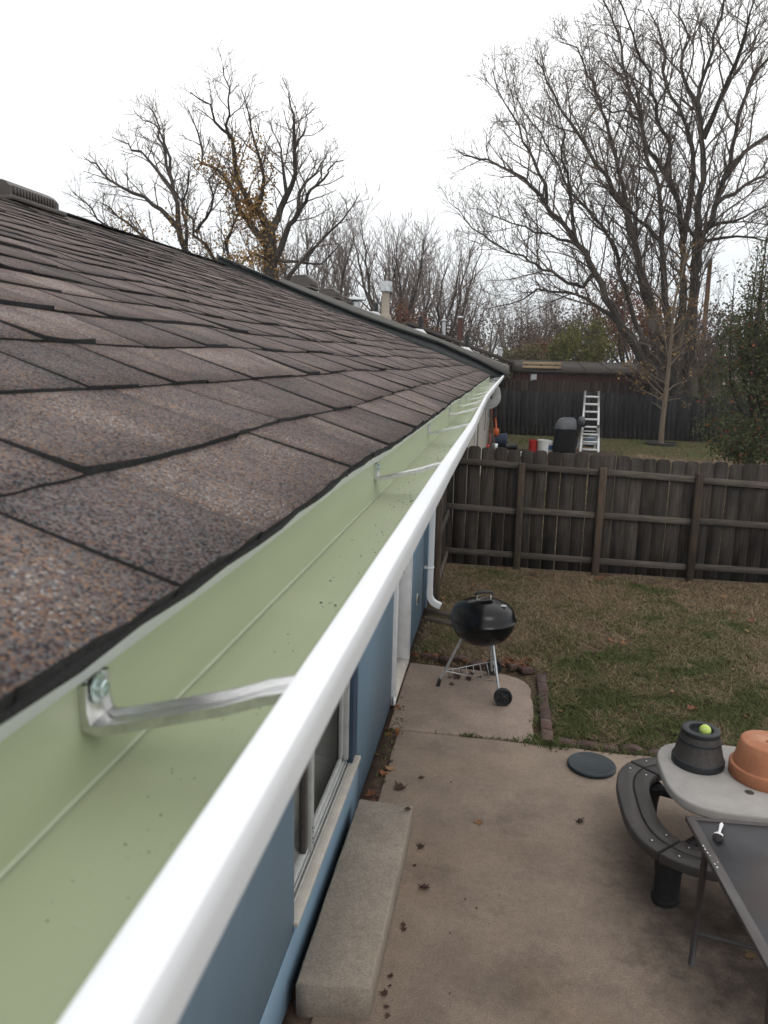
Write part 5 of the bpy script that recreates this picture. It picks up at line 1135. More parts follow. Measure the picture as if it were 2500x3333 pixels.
for k, (x0, x1, zt, mm, hm, lab) in enumerate([(-.56, -.46, 1.75, 'pole', 'red_plastic', 'red bladed shovel leaning at the neighbour house corner'), (-.40, -.50, 1.6, 'dark_metal', 'dark_metal', 'dark handled rake leaning at the neighbour house corner'), (-.30, -.50, 1.5, 'pole', 'galv', 'wooden handled hoe leaning at the neighbour house corner'), (-.48, -.45, 1.4, 'orange', 'rubber', 'orange handled broom leaning at the neighbour house corner')]):
    t = thing('garden_tool', (x0, 26.0 + .12*k, 0), lab, 'garden tool')
    y0_ = 26.0 + .12*k; mb = MB(); tube(mb, [(x0, y0_, .05), (x1, y0_ + .25, zt)], .018, 8); obj('shaft', mb, M[mm], t)
    mb = MB(); box(mb, x0 - .10, x0 + .10, y0_ - .03, y0_ + .01, GZ, .26, 0, .012); obj('blade', mb, M[hm], t)
# bags behind the ladder
for k, (x_, y_, s_, mm, lab) in enumerate([(2.55, 29.0, .26, 'grill_cover', 'black sack on the ground behind the covered grill'), (3.22, 29.4, .30, 'blue_dark', 'dark blue sack on the ground behind the ladder')]):
    mb = MB(); lathe(mb, [(s_*.8, 0), (s_*1.1, s_*.3), (s_*.9, s_*.9), (s_*.4, s_*1.2), (s_*.2, s_*1.35), (0, s_*1.36)], (x_, y_, GZ), 14); v = mb.v[0]
    for i in range(len(v)): v[i] += np.array([r.uniform(-.03, .03) for _ in range(3)])
    obj('sack', mb, M[mm], None, loc=(x_, y_, GZ), smooth='auto', label=lab, cat='sack')
mb = MB(); V = [(0, 24, 0)]
mb = MB(); prism(mb, [(-.9, 24.2), (2.4, 24.2), (4.0, 26.4), (3.9, 27.9), (-.9, 27.2)], -.1, GZ + .02, 0, .0); obj('bare_patch', mb, M['soil'], kind='structure')
# ------------------------------------------------------------------ trees
def norm(v):
    n = np.linalg.norm(v); return v/n if n > 1e-9 else v
def grow_limb(mb, tips, p, d, L, rad, depth, q, cfg, m=0):
    """one wandering shoot with its side shoots"""
    n = 4 if depth >= cfg['depth'] else 6
    P = [np.array(p, float)]; d = norm(np.array(d, float)); seg = L/n
    for i in range(n):
        d = norm(d + np.array([q.gauss(0, cfg['wob']), q.gauss(0, cfg['wob']), q.gauss(0, cfg['wob']*.7) + cfg['up']]))
        P.append(P[-1] + d*seg)
    P = np.array(P); rr_ = np.linspace(rad, max(rad*.35, cfg['rmin']), n + 1)
    tube(mb, P, rr_, 5 if rad > .035 else 3, m, cap=False)
    tips.append(P[-1]); tips.append(P[n//2])
    if depth < cfg['depth']:
        spawn(mb, tips, P, rr_, depth, q, cfg, m, .22)
def spawn(mb, tips, P, R, depth, q, cfg, m, t0):
    seg = np.linalg.norm(np.diff(P, axis=0), axis=1); cum = np.concatenate([[0], np.cumsum(seg)]); L = cum[-1]
    s = L*t0 + q.uniform(0, cfg['space'][depth]); side = q.uniform(0, 6.28)
    while s < L*.985:
        i = min(np.searchsorted(cum, s) - 1, len(P) - 2); f = (s - cum[i])/max(seg[i], 1e-6)
        p = P[i] + (P[i + 1] - P[i])*f; t = norm(P[i + 1] - P[i]); rad = R[i] + (R[i + 1] - R[i])*f
        side += 2.4 + q.uniform(-.5, .5)
        a = norm(np.cross(t, (.2, .9, .3))); b = np.cross(t, a); perp = a*math.cos(side) + b*math.sin(side)
        ang = q.uniform(*cfg['ang']); d = t*math.cos(ang) + perp*math.sin(ang)
        d = norm(d + np.array([0, 0, cfg['lift'][depth]]))
        ln = cfg['len'][depth]*q.uniform(.55, 1.25)*(1.12 - cfg.get('taper', .62)*s/L)
        grow_limb(mb, tips, p, d, ln, min(rad*.62, cfg['rad'][depth]), depth + 1, q, cfg, m)
        s += cfg['space'][depth]*q.uniform(.6, 1.4)
def limb_tubes(mb, limbs, q, step=.5, jit=.05, k=7, m=0):
    out = []
    for pts, r0, r1 in limbs:
        P = catmull(pts, step); n = len(P); t = np.linspace(0, 1, n)
        J = np.array([[q.gauss(0, jit) for _ in range(3)] for _ in range(n)]); J[0] = 0
        P = P + J; R = r0*(1 - t)**.85 + r1*t**.85 if False else (r0 + (r1 - r0)*t**.62)*1.15
        R = R*np.array([q.uniform(.92, 1.1) for _ in range(n)])
        tube(mb, P, R, k, m); out.append((P, R))
    return out
def leaf_quads(mb, C, size, q, m=0, droop=.3):
    """small folded leaves (two triangles each), one island per leaf"""
    n = len(C); C = np.asarray(C, float)
    g = np.random.default_rng(q.randrange(1 << 30))
    a = g.uniform(0, 2*math.pi, n); tilt = g.uniform(-1.2, 1.2, n); s = size*g.uniform(.6, 1.3, n)
    u = np.stack([np.cos(a)*np.cos(tilt), np.sin(a)*np.cos(tilt), np.sin(tilt) - droop], 1); u /= np.linalg.norm(u, axis=1)[:, None]
    w = np.cross(u, g.normal(size=(n, 3))); w /= np.linalg.norm(w, axis=1)[:, None] + 1e-9
    nn = np.cross(u, w)
    base = C; tip = C + u*s[:, None]; l = C + u*(s*.5)[:, None] + w*(s*.34)[:, None] + nn*(s*.08)[:, None]; r_ = C + u*(s*.5)[:, None] - w*(s*.34)[:, None] + nn*(s*.08)[:, None]
    V = np.stack([base, l, tip, r_], 1).reshape(-1, 3); i = np.arange(n)[:, None]*4
    F = np.concatenate([i + np.array([[0, 1, 2]]), i + np.array([[0, 2, 3]])], 0)
    return mb.add(V, F, m)
def jitter_pts(P, n, sd, q):
    g = np.random.default_rng(q.randrange(1 << 30)); P = np.asarray(P); i = g.integers(0, len(P), n)
    return P[i] + g.normal(0, sd, (n, 3))
L_ORANGE = leafmat('leaf_orange_brown', [(.17, .085, .03), (.22, .12, .04), (.12, .06, .03)])
L_YELLOW = leafmat('leaf_ochre', [(.34, .20, .05), (.27, .14, .035), (.40, .26, .08)])
L_RED = leafmat('leaf_red_brown', [(.17, .065, .035), (.13, .055, .035), (.21, .10, .05)])
L_OLIVE = leafmat('leaf_olive', [(.10, .105, .026), (.15, .145, .036), (.07, .075, .022)])
L_OLIVE2 = leafmat('leaf_pale_olive', [(.14, .125, .06), (.17, .15, .07), (.10, .09, .045)])
L_GREEN = leafmat('leaf_dark_green', [(.042, .064, .024), (.066, .090, .034), (.095, .105, .046), (.050, .070, .030), (.11, .08, .036)])
L_SCARLET = leafmat('leaf_scarlet', [(.26, .055, .03), (.20, .045, .03), (.30, .11, .04)])
L_MAUVE = leafmat('leaf_grey_brown', [(.095, .072, .062), (.12, .092, .078), (.075, .058, .052)])

def skeleton_tree(name, label, limbs, base, seed, cfg, leaves=(), up_t0=.18, jit=.05):
    q = random.Random(seed); t = thing(name, base, label, 'tree')
    mb = MB(); tl = limb_tubes(mb, limbs, q, .5, jit); obj('trunk', mb, M['bark_dark'], t, smooth='auto')
    mb = MB(); tips = []
    for P, R in tl:
        spawn(mb, tips, P, R, 0, q, cfg, 0, up_t0)
    obj('branches', mb, M['twig'], t, kind='stuff')
    tips = np.array(tips)
    for nm, mat, n, sd, size, zmax in leaves:
        T = tips[tips[:, 2] < zmax] if zmax else tips
        mb = MB(); leaf_quads(mb, jitter_pts(T, n, sd, q), size, q); obj(nm, mb, mat, t, kind='stuff')
    return t, tl
elm_trunk = [([[7.9, 36, -.1], [7.7, 36, 1.2], [7.3, 36, 2.5], [6.6, 36.0, 3.6]], .42, .24), ([[8.1, 36.2, -.1], [8.1, 36.1, 1.5], [7.9, 36, 3.0]], .45, .30), ([[8.6, 36.1, -.1], [8.9, 36, 1.5], [9.0, 36, 3.4]], .42, .30)]
CFG = dict(depth=3, wob=.14, up=.035, rmin=.0085, ang=(.45, .95), space=[.36, .22, .17], len=[3.0, 1.2, .58], lift=[.28, .15, .08], rad=[.045, .018, .0115])
elm, elm_tl = skeleton_tree('bare_elm', 'huge bare many-stemmed tree beyond the far fence on the right', elm_trunk + ELM, (8.2, 36, 0), 41, CFG, leaves=[('leaves', L_ORANGE, 900, .12, .10, None), ('low_leaves', L_ORANGE, 500, .3, .11, 7)])
CFGL = dict(taper=.84, depth=3, wob=.16, up=.03, rmin=.0072, ang=(.4, 1.0), space=[.28, .21, .17], len=[2.0, .85, .45], lift=[.25, .12, .05], rad=[.032, .015, .0095])
tm, tm_tl = skeleton_tree('bare_tree', 'tall bare tree with ochre leaves along its stems above the roof ridge', TREE_MIDDLE, (-9.3, 29, 0), 5, CFGL, leaves=[])
q = random.Random(6); S = np.concatenate([P[(P[:, 2] < 10.5)] for (P, R), k in zip(tm_tl, range(20)) if k in (0, 1, 3, 4, 12)])
mb = MB(); leaf_quads(mb, jitter_pts(S, 4300, .24, q), .115, q); obj('ivy_leaves', mb, L_YELLOW, tm, kind='stuff')
tl_, tl_tl = skeleton_tree('bare_tree', 'bare leaning tree at the left above the shingle roof', TREE_LEFT, (-13.0, 31, 0), 9, CFGL, leaves=[])
S = np.concatenate([P[(P[:, 2] < 8.5)] for (P, R), k in zip(tl_tl, range(20)) if k in (0, 1, 4, 6, 7)])
mb = MB(); leaf_quads(mb, jitter_pts(S, 2000, .25, q), .11, q); obj('ivy_leaves', mb, L_YELLOW, tl_, kind='stuff')

# young tree in the next yard
yt_ = thing('young_tree', (6.0, 31, 0), 'young tan barked tree inside a black ring on the next lawn', 'tree')
mb = MB(); q = random.Random(12)
P = catmull(YOUNG, .3); tube(mb, P, np.linspace(.105, .02, len(P)), 8); obj('trunk', mb, M['bark_tan'], yt_, smooth='auto')
mb = MB(); tips = []; C2 = dict(depth=2, wob=.12, up=.02, rmin=.006, ang=(.4, .9), space=[.28, .25], len=[.85, .4], lift=[.1, .05], rad=[.016, .008])
for b_ in YB:
    L = catmull(b_, .25); L = L + np.linspace(0, 1, len(L))[:, None]*np.array([0, q.uniform(-1.2, 1.2), 0]); R_ = np.linspace(.030, .010, len(L)); tube(mb, L, R_, 5); spawn(mb, tips, L, R_, 0, q, C2, 0, .3)
spawn(mb, tips, P, np.linspace(.06, .02, len(P)), 0, q, dict(C2, len=[1.5, .5], space=[.24, .22]), 0, .32)
obj('branches', mb, M['bark_tan'], yt_, kind='stuff')
mb = MB(); leaf_quads(mb, jitter_pts(np.array(tips), 520, .08, q), .115, q); obj('leaves', mb, leafmat('leaf_tan_yellow', [(.20, .12, .05), (.26, .16, .06), (.14, .085, .04)]), yt_, kind='stuff')
mb = MB(); lathe(mb, [(.58, -.05), (.60, .10), (.57, .12), (.54, .10), (.52, .02)], (6.0, 31, GZ), 36); rg = obj('tree_ring', mb, M['rubber'], None, loc=(6.0, 31, GZ), smooth='auto', label='black edging ring on the grass round the foot of the young tree', cat='tree ring')
mb = MB(); lathe(mb, [(.53, .05), (.2, .07), (0, .08)], (6.0, 31, GZ), 24); obj('mulch', mb, M['soil'], rg)

# pear tree with green and scarlet leaves at the right edge
pr_ = thing('pear_tree', (6.0, 20, 0), 'dark green leafy tree with scarlet leaves just behind the fence at the right edge', 'tree')
q = random.Random(15); mb = MB()
P = catmull([(5.98, 20, -.05), (6.00, 20, .5), (6.02, 20.02, 1.1), (6.06, 20.0, 1.9)], .2); tube(mb, P, np.linspace(.11, .085, len(P)), 9)
stems = []
for k in range(17):
    a = k*2.4 + q.uniform(-.3, .3); sp = q.uniform(.25, 1.0); h = q.uniform(4.2, 6.9) if k > 3 else 7.2
    h = h - sp*1.5
    x0, y0 = 6.04, 20.0
    z0 = 1.0 + q.uniform(0, .9)
    e = (x0 + math.cos(a)*sp*1.35 + .15, y0 + math.sin(a)*sp*1.35, h)
    mid = (x0 + math.cos(a)*sp*.95, y0 + math.sin(a)*sp*.95, z0 + (h - z0)*.40)
    L = catmull([(x0, y0, z0), ((x0 + mid[0])/2 + q.uniform(-.05, .05), (y0 + mid[1])/2, z0 + (mid[2] - z0)*.42), mid, e], .3); R_ = np.linspace(.045, .008, len(L)); tube(mb, L, R_, 6); stems.append((L, R_))
for k in range(9):
    a = q.uniform(0, 6.28); z0 = q.uniform(.9, 1.3); ln = q.uniform(.9, 1.35)
    L = catmull([(6.04, 20, z0), (6.04 + math.cos(a)*ln*.5, 20 + math.sin(a)*ln*.5, z0 + .12), (6.04 + math.cos(a)*ln, 20 + math.sin(a)*ln, z0 + q.uniform(-.15, .35))], .25); R_ = np.linspace(.03, .008, len(L)); tube(mb, L, R_, 5); stems.append((L, R_))
obj('trunk', mb, M['bark_dark'], pr_, smooth='auto')
mb = MB(); tips = []; C3 = dict(depth=2, wob=.12, up=.06, rmin=.004, ang=(.35, .9), space=[.20, .16], len=[.75, .32], lift=[.25, .1], rad=[.012, .006])
for L, R_ in stems: spawn(mb, tips, L, R_, 0, q, C3, 0, .25)
obj('branches', mb, M['twig'], pr_, kind='stuff')
T = np.array(tips); wgt = np.clip(1.25 - (T[:, 2] - 1.2)/4.2, .02, 1)*np.where(T[:, 2] < 3.9, 1.0, .35); wgt /= wgt.sum(); g = np.random.default_rng(3)
idx = g.choice(len(T), 10500, p=wgt); C_ = T[idx] + g.normal(0, .085, (10500, 3)); 
zc = np.array([.75, 1.0, 1.6, 2.3, 3.0, 3.7, 4.4, 5.2, 6.2, 7.2]); rc = np.array([.55, 1.0, 1.4, 1.50, 1.40, 1.15, .85, .60, .38, .12])
ncl = 300; zz = 0.8 + 5.2*g.uniform(0, 1, ncl)**1.9; aa = g.uniform(0, 2*math.pi, ncl); rr2 = np.interp(zz, zc, rc)*g.uniform(.25, 1.08, ncl)**.7
cl = np.stack([6.06 + .03*zz + np.cos(aa)*rr2, 20 + np.sin(aa)*rr2, zz], 1); C_ = np.concatenate([C_, cl[g.integers(0, ncl, 9500)] + g.normal(0, .13, (9500, 3))])
mb = MB(); leaf_quads(mb, C_, .074, q); obj('leaves', mb, L_GREEN, pr_, kind='stuff')
idx = g.choice(len(T), 420, p=wgt); C_ = np.concatenate([T[idx] + g.normal(0, .11, (420, 3)), cl[g.integers(0, ncl, 330)] + g.normal(0, .16, (330, 3))]); mb = MB(); leaf_quads(mb, C_, .078, q); obj('scarlet_leaves', mb, L_SCARLET, pr_, kind='stuff')

# generic bare trees for the middle and far distance (shared meshes)
def vase_tree(name, H, spread, seed, nst, cfg, leafspec=None):
    q = random.Random(seed); root = thing(name, (0, 0, 0), 'tmp', 'tree')
    mb = MB(); mb2 = MB(); tips = []
    fork = H*q.uniform(.16, .26); tr = [(0, 0, -.3), (q.uniform(-.1, .1), q.uniform(-.1, .1), fork*.5), (q.uniform(-.2, .2), q.uniform(-.2, .2), fork)]
    r0 = H*.018; P = catmull(tr, .5); tube(mb, P, np.linspace(r0*1.25, r0, len(P)), 7)
    for k in range(nst):
        a = k*2*math.pi/nst + q.uniform(-.4, .4); sp = spread*q.uniform(.35, 1.0); h = H*q.uniform(.80, 1.0) - sp*.35
        b = np.array(tr[-1])
        e = np.array([math.cos(a)*sp, math.sin(a)*sp, h])
        m1 = b + (e - b)*np.array([.45, .45, .30]) + np.array([q.gauss(0, .15), q.gauss(0, .15), 0]); m2 = b + (e - b)*np.array([.78, .78, .62]) + np.array([q.gauss(0, .2), q.gauss(0, .2), 0])
        L = catmull([b, m1, m2, e], .6); L = L + np.array([[q.gauss(0, .05) for _ in range(3)] for _ in range(len(L))]); R_ = np.linspace(r0*.62, .016, len(L)); tube(mb, L, R_, 5)
        spawn(mb2, tips, L, R_, 0, q, cfg, 0, .22)
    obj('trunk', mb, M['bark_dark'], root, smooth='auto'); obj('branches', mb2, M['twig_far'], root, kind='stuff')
    if leafspec:
        mat, n, sd, size = leafspec; mb = MB(); leaf_quads(mb, jitter_pts(np.array(tips), n, sd, q), size, q); obj('leaves', mb, mat, root, kind='stuff')
    return root
CFGF = dict(depth=3, wob=.14, up=.05, rmin=.0125, ang=(.35, .85), space=[.62, .40, .32], len=[3.2, 1.5, .8], lift=[.35, .2, .1], rad=[.06, .025, .014])
protos = [vase_tree('bare_tree', 13, 4.5, 101, 7, CFGF), vase_tree('bare_tree', 14, 5.5, 102, 8, CFGF), vase_tree('bare_tree', 12, 4.0, 103, 6, CFGF)]
CFGS = dict(depth=3, wob=.15, up=.04, rmin=.009, ang=(.35, .9), space=[.8, .55, .45], len=[2.0, 1.1, .6], lift=[.25, .15, .1], rad=[.05, .02, .012])
redp = vase_tree('russet_tree', 9, 3.4, 110, 7, CFGS, (L_RED, 5000, .28, .16))
greyp = vase_tree('brown_shrub_tree', 7, 3.0, 111, 8, CFGS, (L_MAUVE, 3500, .30, .17))
used = set()
def plant(proto, u, y, z_top, rot, label, group=None, H=None, wide=1.0):
    """stand a copy of the tree on the ground at a bearing u (pixel column in the 1659-wide photo grid) and distance y"""
    x = u
    s = z_top/H
    if proto.name not in used:
        used.add(proto.name); o = proto; o.location = (x, y, 0); o.rotation_euler = (0, 0, rot)
    else: o = copy_tree(proto, (x, y, 0), rot)
    o.scale = (s*wide, s*wide, s); o['label'] = label; o['category'] = 'tree'
    if group: o['group'] = group
    elif 'group' in o: del o['group']
    return o
FAR = 'bare trees beyond the roofs'
for (x, y, zt, pi, rot, w, lab) in [
    (-13.2, 52, 13.6, 0, .3, 1.0, 'bare grey tree just right of the ochre leaved tree above the ridge'),
    (-11.2, 62, 14.4, 1, 1.2, 1.0, 'bare tree left of the tan flue pipe'),
    (-8.4, 56, 13.4, 2, 2.2, 1.1, 'wide bare tree behind the tan flue pipe'),
    (-5.6, 58, 14.3, 1, 4.0, .95, 'tallest bare tree between the flue pipe and the open sky gap'),
    (-16.5, 60, 13.5, 2, 5.0, 1.0, 'bare tree low between the two leaning trees above the roof'),
    (-4.6, 72, 12.6, 0, 3.0, 1.0, 'smaller bare tree nearest the sky gap right of the roof pipes'),
    (-20.0, 64, 11.0, 0, .9, 1.0, 'bare tree far left low behind the ridge'),
    (-9.6, 74, 15.5, 0, 5.4, 1.0, 'faint bare tree behind the wide one over the roof'),
    (-2.4, 95, 10.6, 2, 1.4, 1.1, 'distant bare tree above the farthest house roof'),
    (1.2, 100, 12.5, 1, .5, 1.1, 'distant bare tree left of the olive bush, round crown'),
    (3.6, 84, 11.6, 0, 2.6, 1.0, 'distant bare tree behind the pale olive bush'),
    (6.6, 78, 11.6, 2, 3.6, 1.0, 'distant bare tree behind the olive tree'),
    (12.0, 60, 11.5, 1, 4.6, .9, 'bare tree half hidden behind the huge many-stemmed tree'),
    (17.5, 56, 11.0, 0, 1.9, .9, 'bare tree between the wooden pole and the leafy pear tree'),
    (22.0, 58, 12.0, 2, 2.9, .9, 'bare tree behind the leafy pear tree at the right edge')]:
    plant(protos[pi], x, y, zt, rot, lab, FAR, H=(13, 14, 12)[pi], wide=w)
for (x, y, zt, rot, w, lab) in [(-9.6, 48, 6.8, .4, 1.0, 'russet leaved tree directly left of the tan flue pipe'), (-6.9, 50, 7.3, 2., 1.05, 'russet leaved tree right of the tan flue pipe'), (-13.5, 46, 7.2, 3., 1.0, 'russet leaved tree low under the ochre tree'), (-17.6, 46, 7.6, 5., .9, 'russet leaved tree at the foot of the left leaning tree'), (7.6, 52, 9.4, 1., 1.0, 'russet leaved tree behind the lower limbs of the huge tree')]:
    plant(redp, x, y, zt, rot, lab, 'russet trees behind the roofs', H=9, wide=w)
for (x, y, zt, rot, w, lab) in [(-4.6, 60, 7.0, .8, 1.1, 'grey brown twiggy tree above the small roof pipes'), (-12.0, 56, 7.4, 1.8, 1.2, 'grey brown twiggy tree low behind the roof vents'), (2.2, 62, 6.6, 2.8, 1.3, 'grey brown twiggy tree behind the lumber stack'), (5.6, 60, 7.6, 3.4, 1.2, 'grey brown twiggy tree left of the olive tree'), (9.3, 40.5, 6.2, 4.2, .95, 'grey brown thicket at the right end of the red shed'), (12.0, 42, 5.8, 5.2, .9, 'grey brown thicket behind the young tree'), (14.6, 41, 5.9, .2, .9, 'grey brown thicket left of the pear tree'), (7.3, 39.2, 3.9, .9, .9, 'low grey brown thicket at the foot of the huge tree'), (17.5, 43, 6.0, 1.2, 1.0, 'grey brown thicket behind the pear tree')]:
    plant(greyp, x, y, zt, rot, lab, 'twiggy brown trees and thickets', H=7, wide=w)

def bush(name, label, c, rx, ry, rz, n, size, mat, seed, stems=14):
    q = random.Random(seed); g = np.random.default_rng(seed); t = thing(name, (c[0], c[1], 0), label, 'bush')
    mb = MB()
    for k in range(stems):
        a = q.uniform(0, 6.28); e = (c[0] + math.cos(a)*rx*q.uniform(.3, .9), c[1] + math.sin(a)*ry*q.uniform(.3, .9), c[2] + rz*q.uniform(.1, .85)); b_ = (c[0] + q.uniform(-.3, .3), c[1] + q.uniform(-.3, .3), -.1)
        L = catmull([b_, ((b_[0] + e[0])/2 + q.uniform(-.2, .2), (b_[1] + e[1])/2, e[2]*.5), e], .5); tube(mb, L, np.linspace(.05, .012, len(L)), 4)
    obj('stems', mb, M['twig'], t)
    nc = 46; cc = g.normal(size=(nc, 3)); cc /= np.linalg.norm(cc, axis=1)[:, None]; cc *= g.uniform(.45, 1.05, (nc, 1))**.6
    i = g.integers(0, nc, n); C_ = cc[i]*(rx, ry, rz) + np.array(c) + g.normal(0, 1, (n, 3))*np.array([rx, ry, rz])*.17
    C_ = C_[C_[:, 2] > .1]; mb = MB(); leaf_quads(mb, C_, size, q); obj('foliage', mb, mat, t, kind='stuff')
    return t
bush('olive_tree', 'olive green leafy tree between the red shed and the huge tree', (4.35, 49, 3.2), 1.75, 1.7, 2.3, 9000, .17, L_OLIVE, 31)
bush('pale_bush', 'pale olive bush left of the olive tree behind the lumber stack', (.75, 55, 2.5), 1.9, 1.5, 1.6, 6000, .18, L_OLIVE2, 32)
bush('brown_bush', 'red brown bush behind the lumber between pale bush and olive tree', (2.6, 58, 2.7), 2.0, 1.5, 1.9, 5000, .18, L_RED, 33)
# wooded horizon
q = random.Random(77); mb = MB(); tips = []
CFGH = dict(depth=2, wob=.16, up=.05, rmin=.022, ang=(.35, .9), space=[1.5, 1.0], len=[3.6, 1.7], lift=[.3, .15], rad=[.07, .032])
for k in range(70):
    x = -75 + k*2.4 + q.uniform(-1.2, 1.2); y = 125 + q.uniform(-12, 22); H = q.uniform(7, 11)
    for j in range(5):
        a = q.uniform(0, 6.28); sp = q.uniform(.8, 3.2); L = catmull([(x, y, -.3), (x + math.cos(a)*sp*.4, y + math.sin(a)*sp*.4, H*.4), (x + math.cos(a)*sp, y + math.sin(a)*sp, H*q.uniform(.75, 1))], 1.2); R_ = np.linspace(.16, .03, len(L)); tube(mb, L, R_, 4); spawn(mb, tips, L, R_, 0, q, CFGH, 0, .2)
leaf_quads(mb, jitter_pts(np.array(tips), 9000, .6, q), .42, q, 1)
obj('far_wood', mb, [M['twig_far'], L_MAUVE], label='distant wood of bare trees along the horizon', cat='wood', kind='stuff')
# pole
mb = MB(); tube(mb, [(11.62, 50, -.2), POLE[1], POLE[0]], [.17, .15, .12], 10); obj('wooden_pole', mb, M['pole'], None, loc=(11.62, 50, 0), label='tan wooden pole standing between the huge tree and the pear tree', cat='pole')

# ------------------------------------------------------------------ grass, weeds and fallen leaves
def pnoise(x, y, s, seed):
    """vectorised value noise"""
    g = np.random.default_rng(seed); T = g.uniform(0, 1, (256, 256)); X, Y = x*s + 31, y*s + 17
    i, j = np.floor(X).astype(int), np.floor(Y).astype(int); f, h = X - i, Y - j; f = f*f*(3 - 2*f); h = h*h*(3 - 2*h)
    def t(a, b): return T[a % 256, b % 256]
    return (t(i, j)*(1 - f) + t(i + 1, j)*f)*(1 - h) + (t(i, j + 1)*(1 - f) + t(i + 1, j + 1)*f)*h
def blades(name, X, Y, hgt, wid, lean, mat, label, seed, z=GZ):
    g = np.random.default_rng(seed); n = len(X); a = g.uniform(0, 2*math.pi, n); h = hgt*g.uniform(.5, 1.35, n); w = wid*g.uniform(.7, 1.3, n); b = g.uniform(0, 2*math.pi, n); l = lean*g.uniform(.3, 1.5, n)*h
    P = np.stack([X, Y, np.full(n, z)], 1); W = np.stack([np.cos(a), np.sin(a), 0*a], 1)*w[:, None]/2; D = np.stack([np.cos(b)*l, np.sin(b)*l, h], 1)
    Vv = np.stack([P - W, P + W, P + D*.55 + W*.75 + (0, 0, .004), P + D*.55 - W*.75 + (0, 0, .004), P + D*np.array([1.15, 1.15, .92])], 1).reshape(-1, 3)
    i = np.arange(n)[:, None]*5; mb = MB(); mb.add(Vv, np.concatenate([i + np.array([[0, 1, 2]]), i + np.array([[0, 2, 3]]), i + np.array([[3, 2, 4]])])); return obj(name, mb, mat, label=label, cat='grass', kind='stuff')
G_STRAW = leafmat('straw_blade', [(.235, .175, .105), (.13, .095, .058), (.38, .29, .185), (.075, .055, .037)], .8, .15)
G_GREEN = leafmat('green_blade', [(.065, .090, .026), (.105, .125, .040), (.048, .067, .021), (.14, .14, .055)], .7, .2)
def scatter(n, x0, x1, y0, y1, seed):
    g = np.random.default_rng(seed); return g.uniform(x0, x1, n), g.uniform(y0, y1, n), g.uniform(0, 1, n)
X, Y, U = scatter(230000, -.78, 5.2, 5.70, 11.6, 51)
inlawn = ((X > .50) | (Y > 7.12)) & (Y < 10.98 + .1*np.sin(X*7)) & ~((X < .95) & (Y < 5.85)) & (Y > 5.76)
pn = .6*pnoise(X, Y, 1.1, 1) + .4*pnoise(X, Y, 3.7, 2); pg = .55*pnoise(X, Y, .9, 3) + .45*pnoise(X, Y, 4.3, 4)
bare = .6*pnoise(X, Y, .7, 5) + .4*pnoise(X, Y, 2.9, 6) + np.clip((Y - 10.2)*.35, 0, .35)
nearedge = np.exp(-((Y - 6.0)/.55)**2)*(X > .5)*.17 + np.exp(-(((X + .45)/.35)**2 + ((Y - 7.75)/.5)**2))*.30 + np.exp(-((Y - 10.4)/.4)**2)*.05
k = inlawn & (U < np.clip(1.35 - 1.05*bare, .2, 1)) & (pg + nearedge < .72)
blades('dry_grass', X[k], Y[k], .036, .0065, 1.5, G_STRAW, 'dry straw coloured winter grass on our lawn', 61)
k2 = inlawn & (U < np.clip((pg + nearedge - .40)*3.2, 0, .9)) & (bare < .75)
blades('green_grass', X[k2], Y[k2], .040, .0070, 1.1, G_GREEN, 'green grass and weeds in patches on our lawn', 62)
X, Y, U = scatter(95000, -1.5, 15, 11.4, 32.9, 52); pg = .6*pnoise(X, Y, .35, 7) + .4*pnoise(X, Y, 1.7, 8) + np.clip((Y - 27)/12, 0, .2); bare_ = (X < 3.4) & (Y > 23.5) & (Y < 29)
k = (pg < .60) & ~bare_; blades('dry_grass', X[k], Y[k], .055, .016, 1.4, G_STRAW, 'dry grass on the lawn of the next yard', 63)
k = (pg > .54) & ~(bare_ & (U < .9)); blades('green_grass', X[k], Y[k], .055, .016, 1.2, leafmat('yellow_green_blade', [(.085, .098, .032), (.12, .125, .045), (.06, .072, .024)], .7, .2), 'yellowish green grass on the lawn of the next yard', 64)
# weeds in the patio joints and along the edges
g = np.random.default_rng(8); cs = [(.10, 5.68, .14, .006, 24), (.42, 5.68, .10, .03, 200), (.52, 5.70, .06, .05, 200), (-.14, 5.682, .03, .006, 30), (.41, 6.05, .03, .10, 90), (.43, 6.5, .03, .12, 70), (.85, 5.66, .2, .02, 90), (1.15, 5.66, .25, .02, 110), (-.74, 5.6, .03, .3, 90), (.42, 5.74, .05, .04, 160), (-.12, 5.683, .10, .004, 20)]
C_ = np.concatenate([np.stack([g.normal(a, c, n), g.normal(b, d, n)], 1) for a, b, c, d, n in cs])
blades('weeds', C_[:, 0], C_[:, 1], .030, .010, 1.0, G_GREEN, 'small green weeds growing in the patio joint and edges', 65, z=-.005)
# broadleaf rosettes on the lawn
q = random.Random(90); mb = MB()
for c in [(.72, 6.45), (.85, 5.98), (.60, 6.05), (1.05, 6.2), (1.5, 6.1), (1.9, 6.0), (.56, 6.9), (1.25, 6.55), (.44, 6.30)]:
    for k in range(9):
        a = k*.7 + q.uniform(-.2, .2); ln = q.uniform(.035, .065); d = np.array([math.cos(a), math.sin(a), 0]); w = np.array([-d[1], d[0], 0])*ln*.24; b_ = np.array([c[0], c[1], GZ + .015])
        mb.add([b_, b_ + d*ln*.55 + w + (0, 0, .02), b_ + d*ln + (0, 0, .012), b_ + d*ln*.55 - w + (0, 0, .02)], [(0, 1, 2), (0, 2, 3)])
obj('weed_rosettes', mb, G_GREEN, label='flat broad leaved weed rosettes on the lawn near the brick line', cat='weeds', kind='stuff')
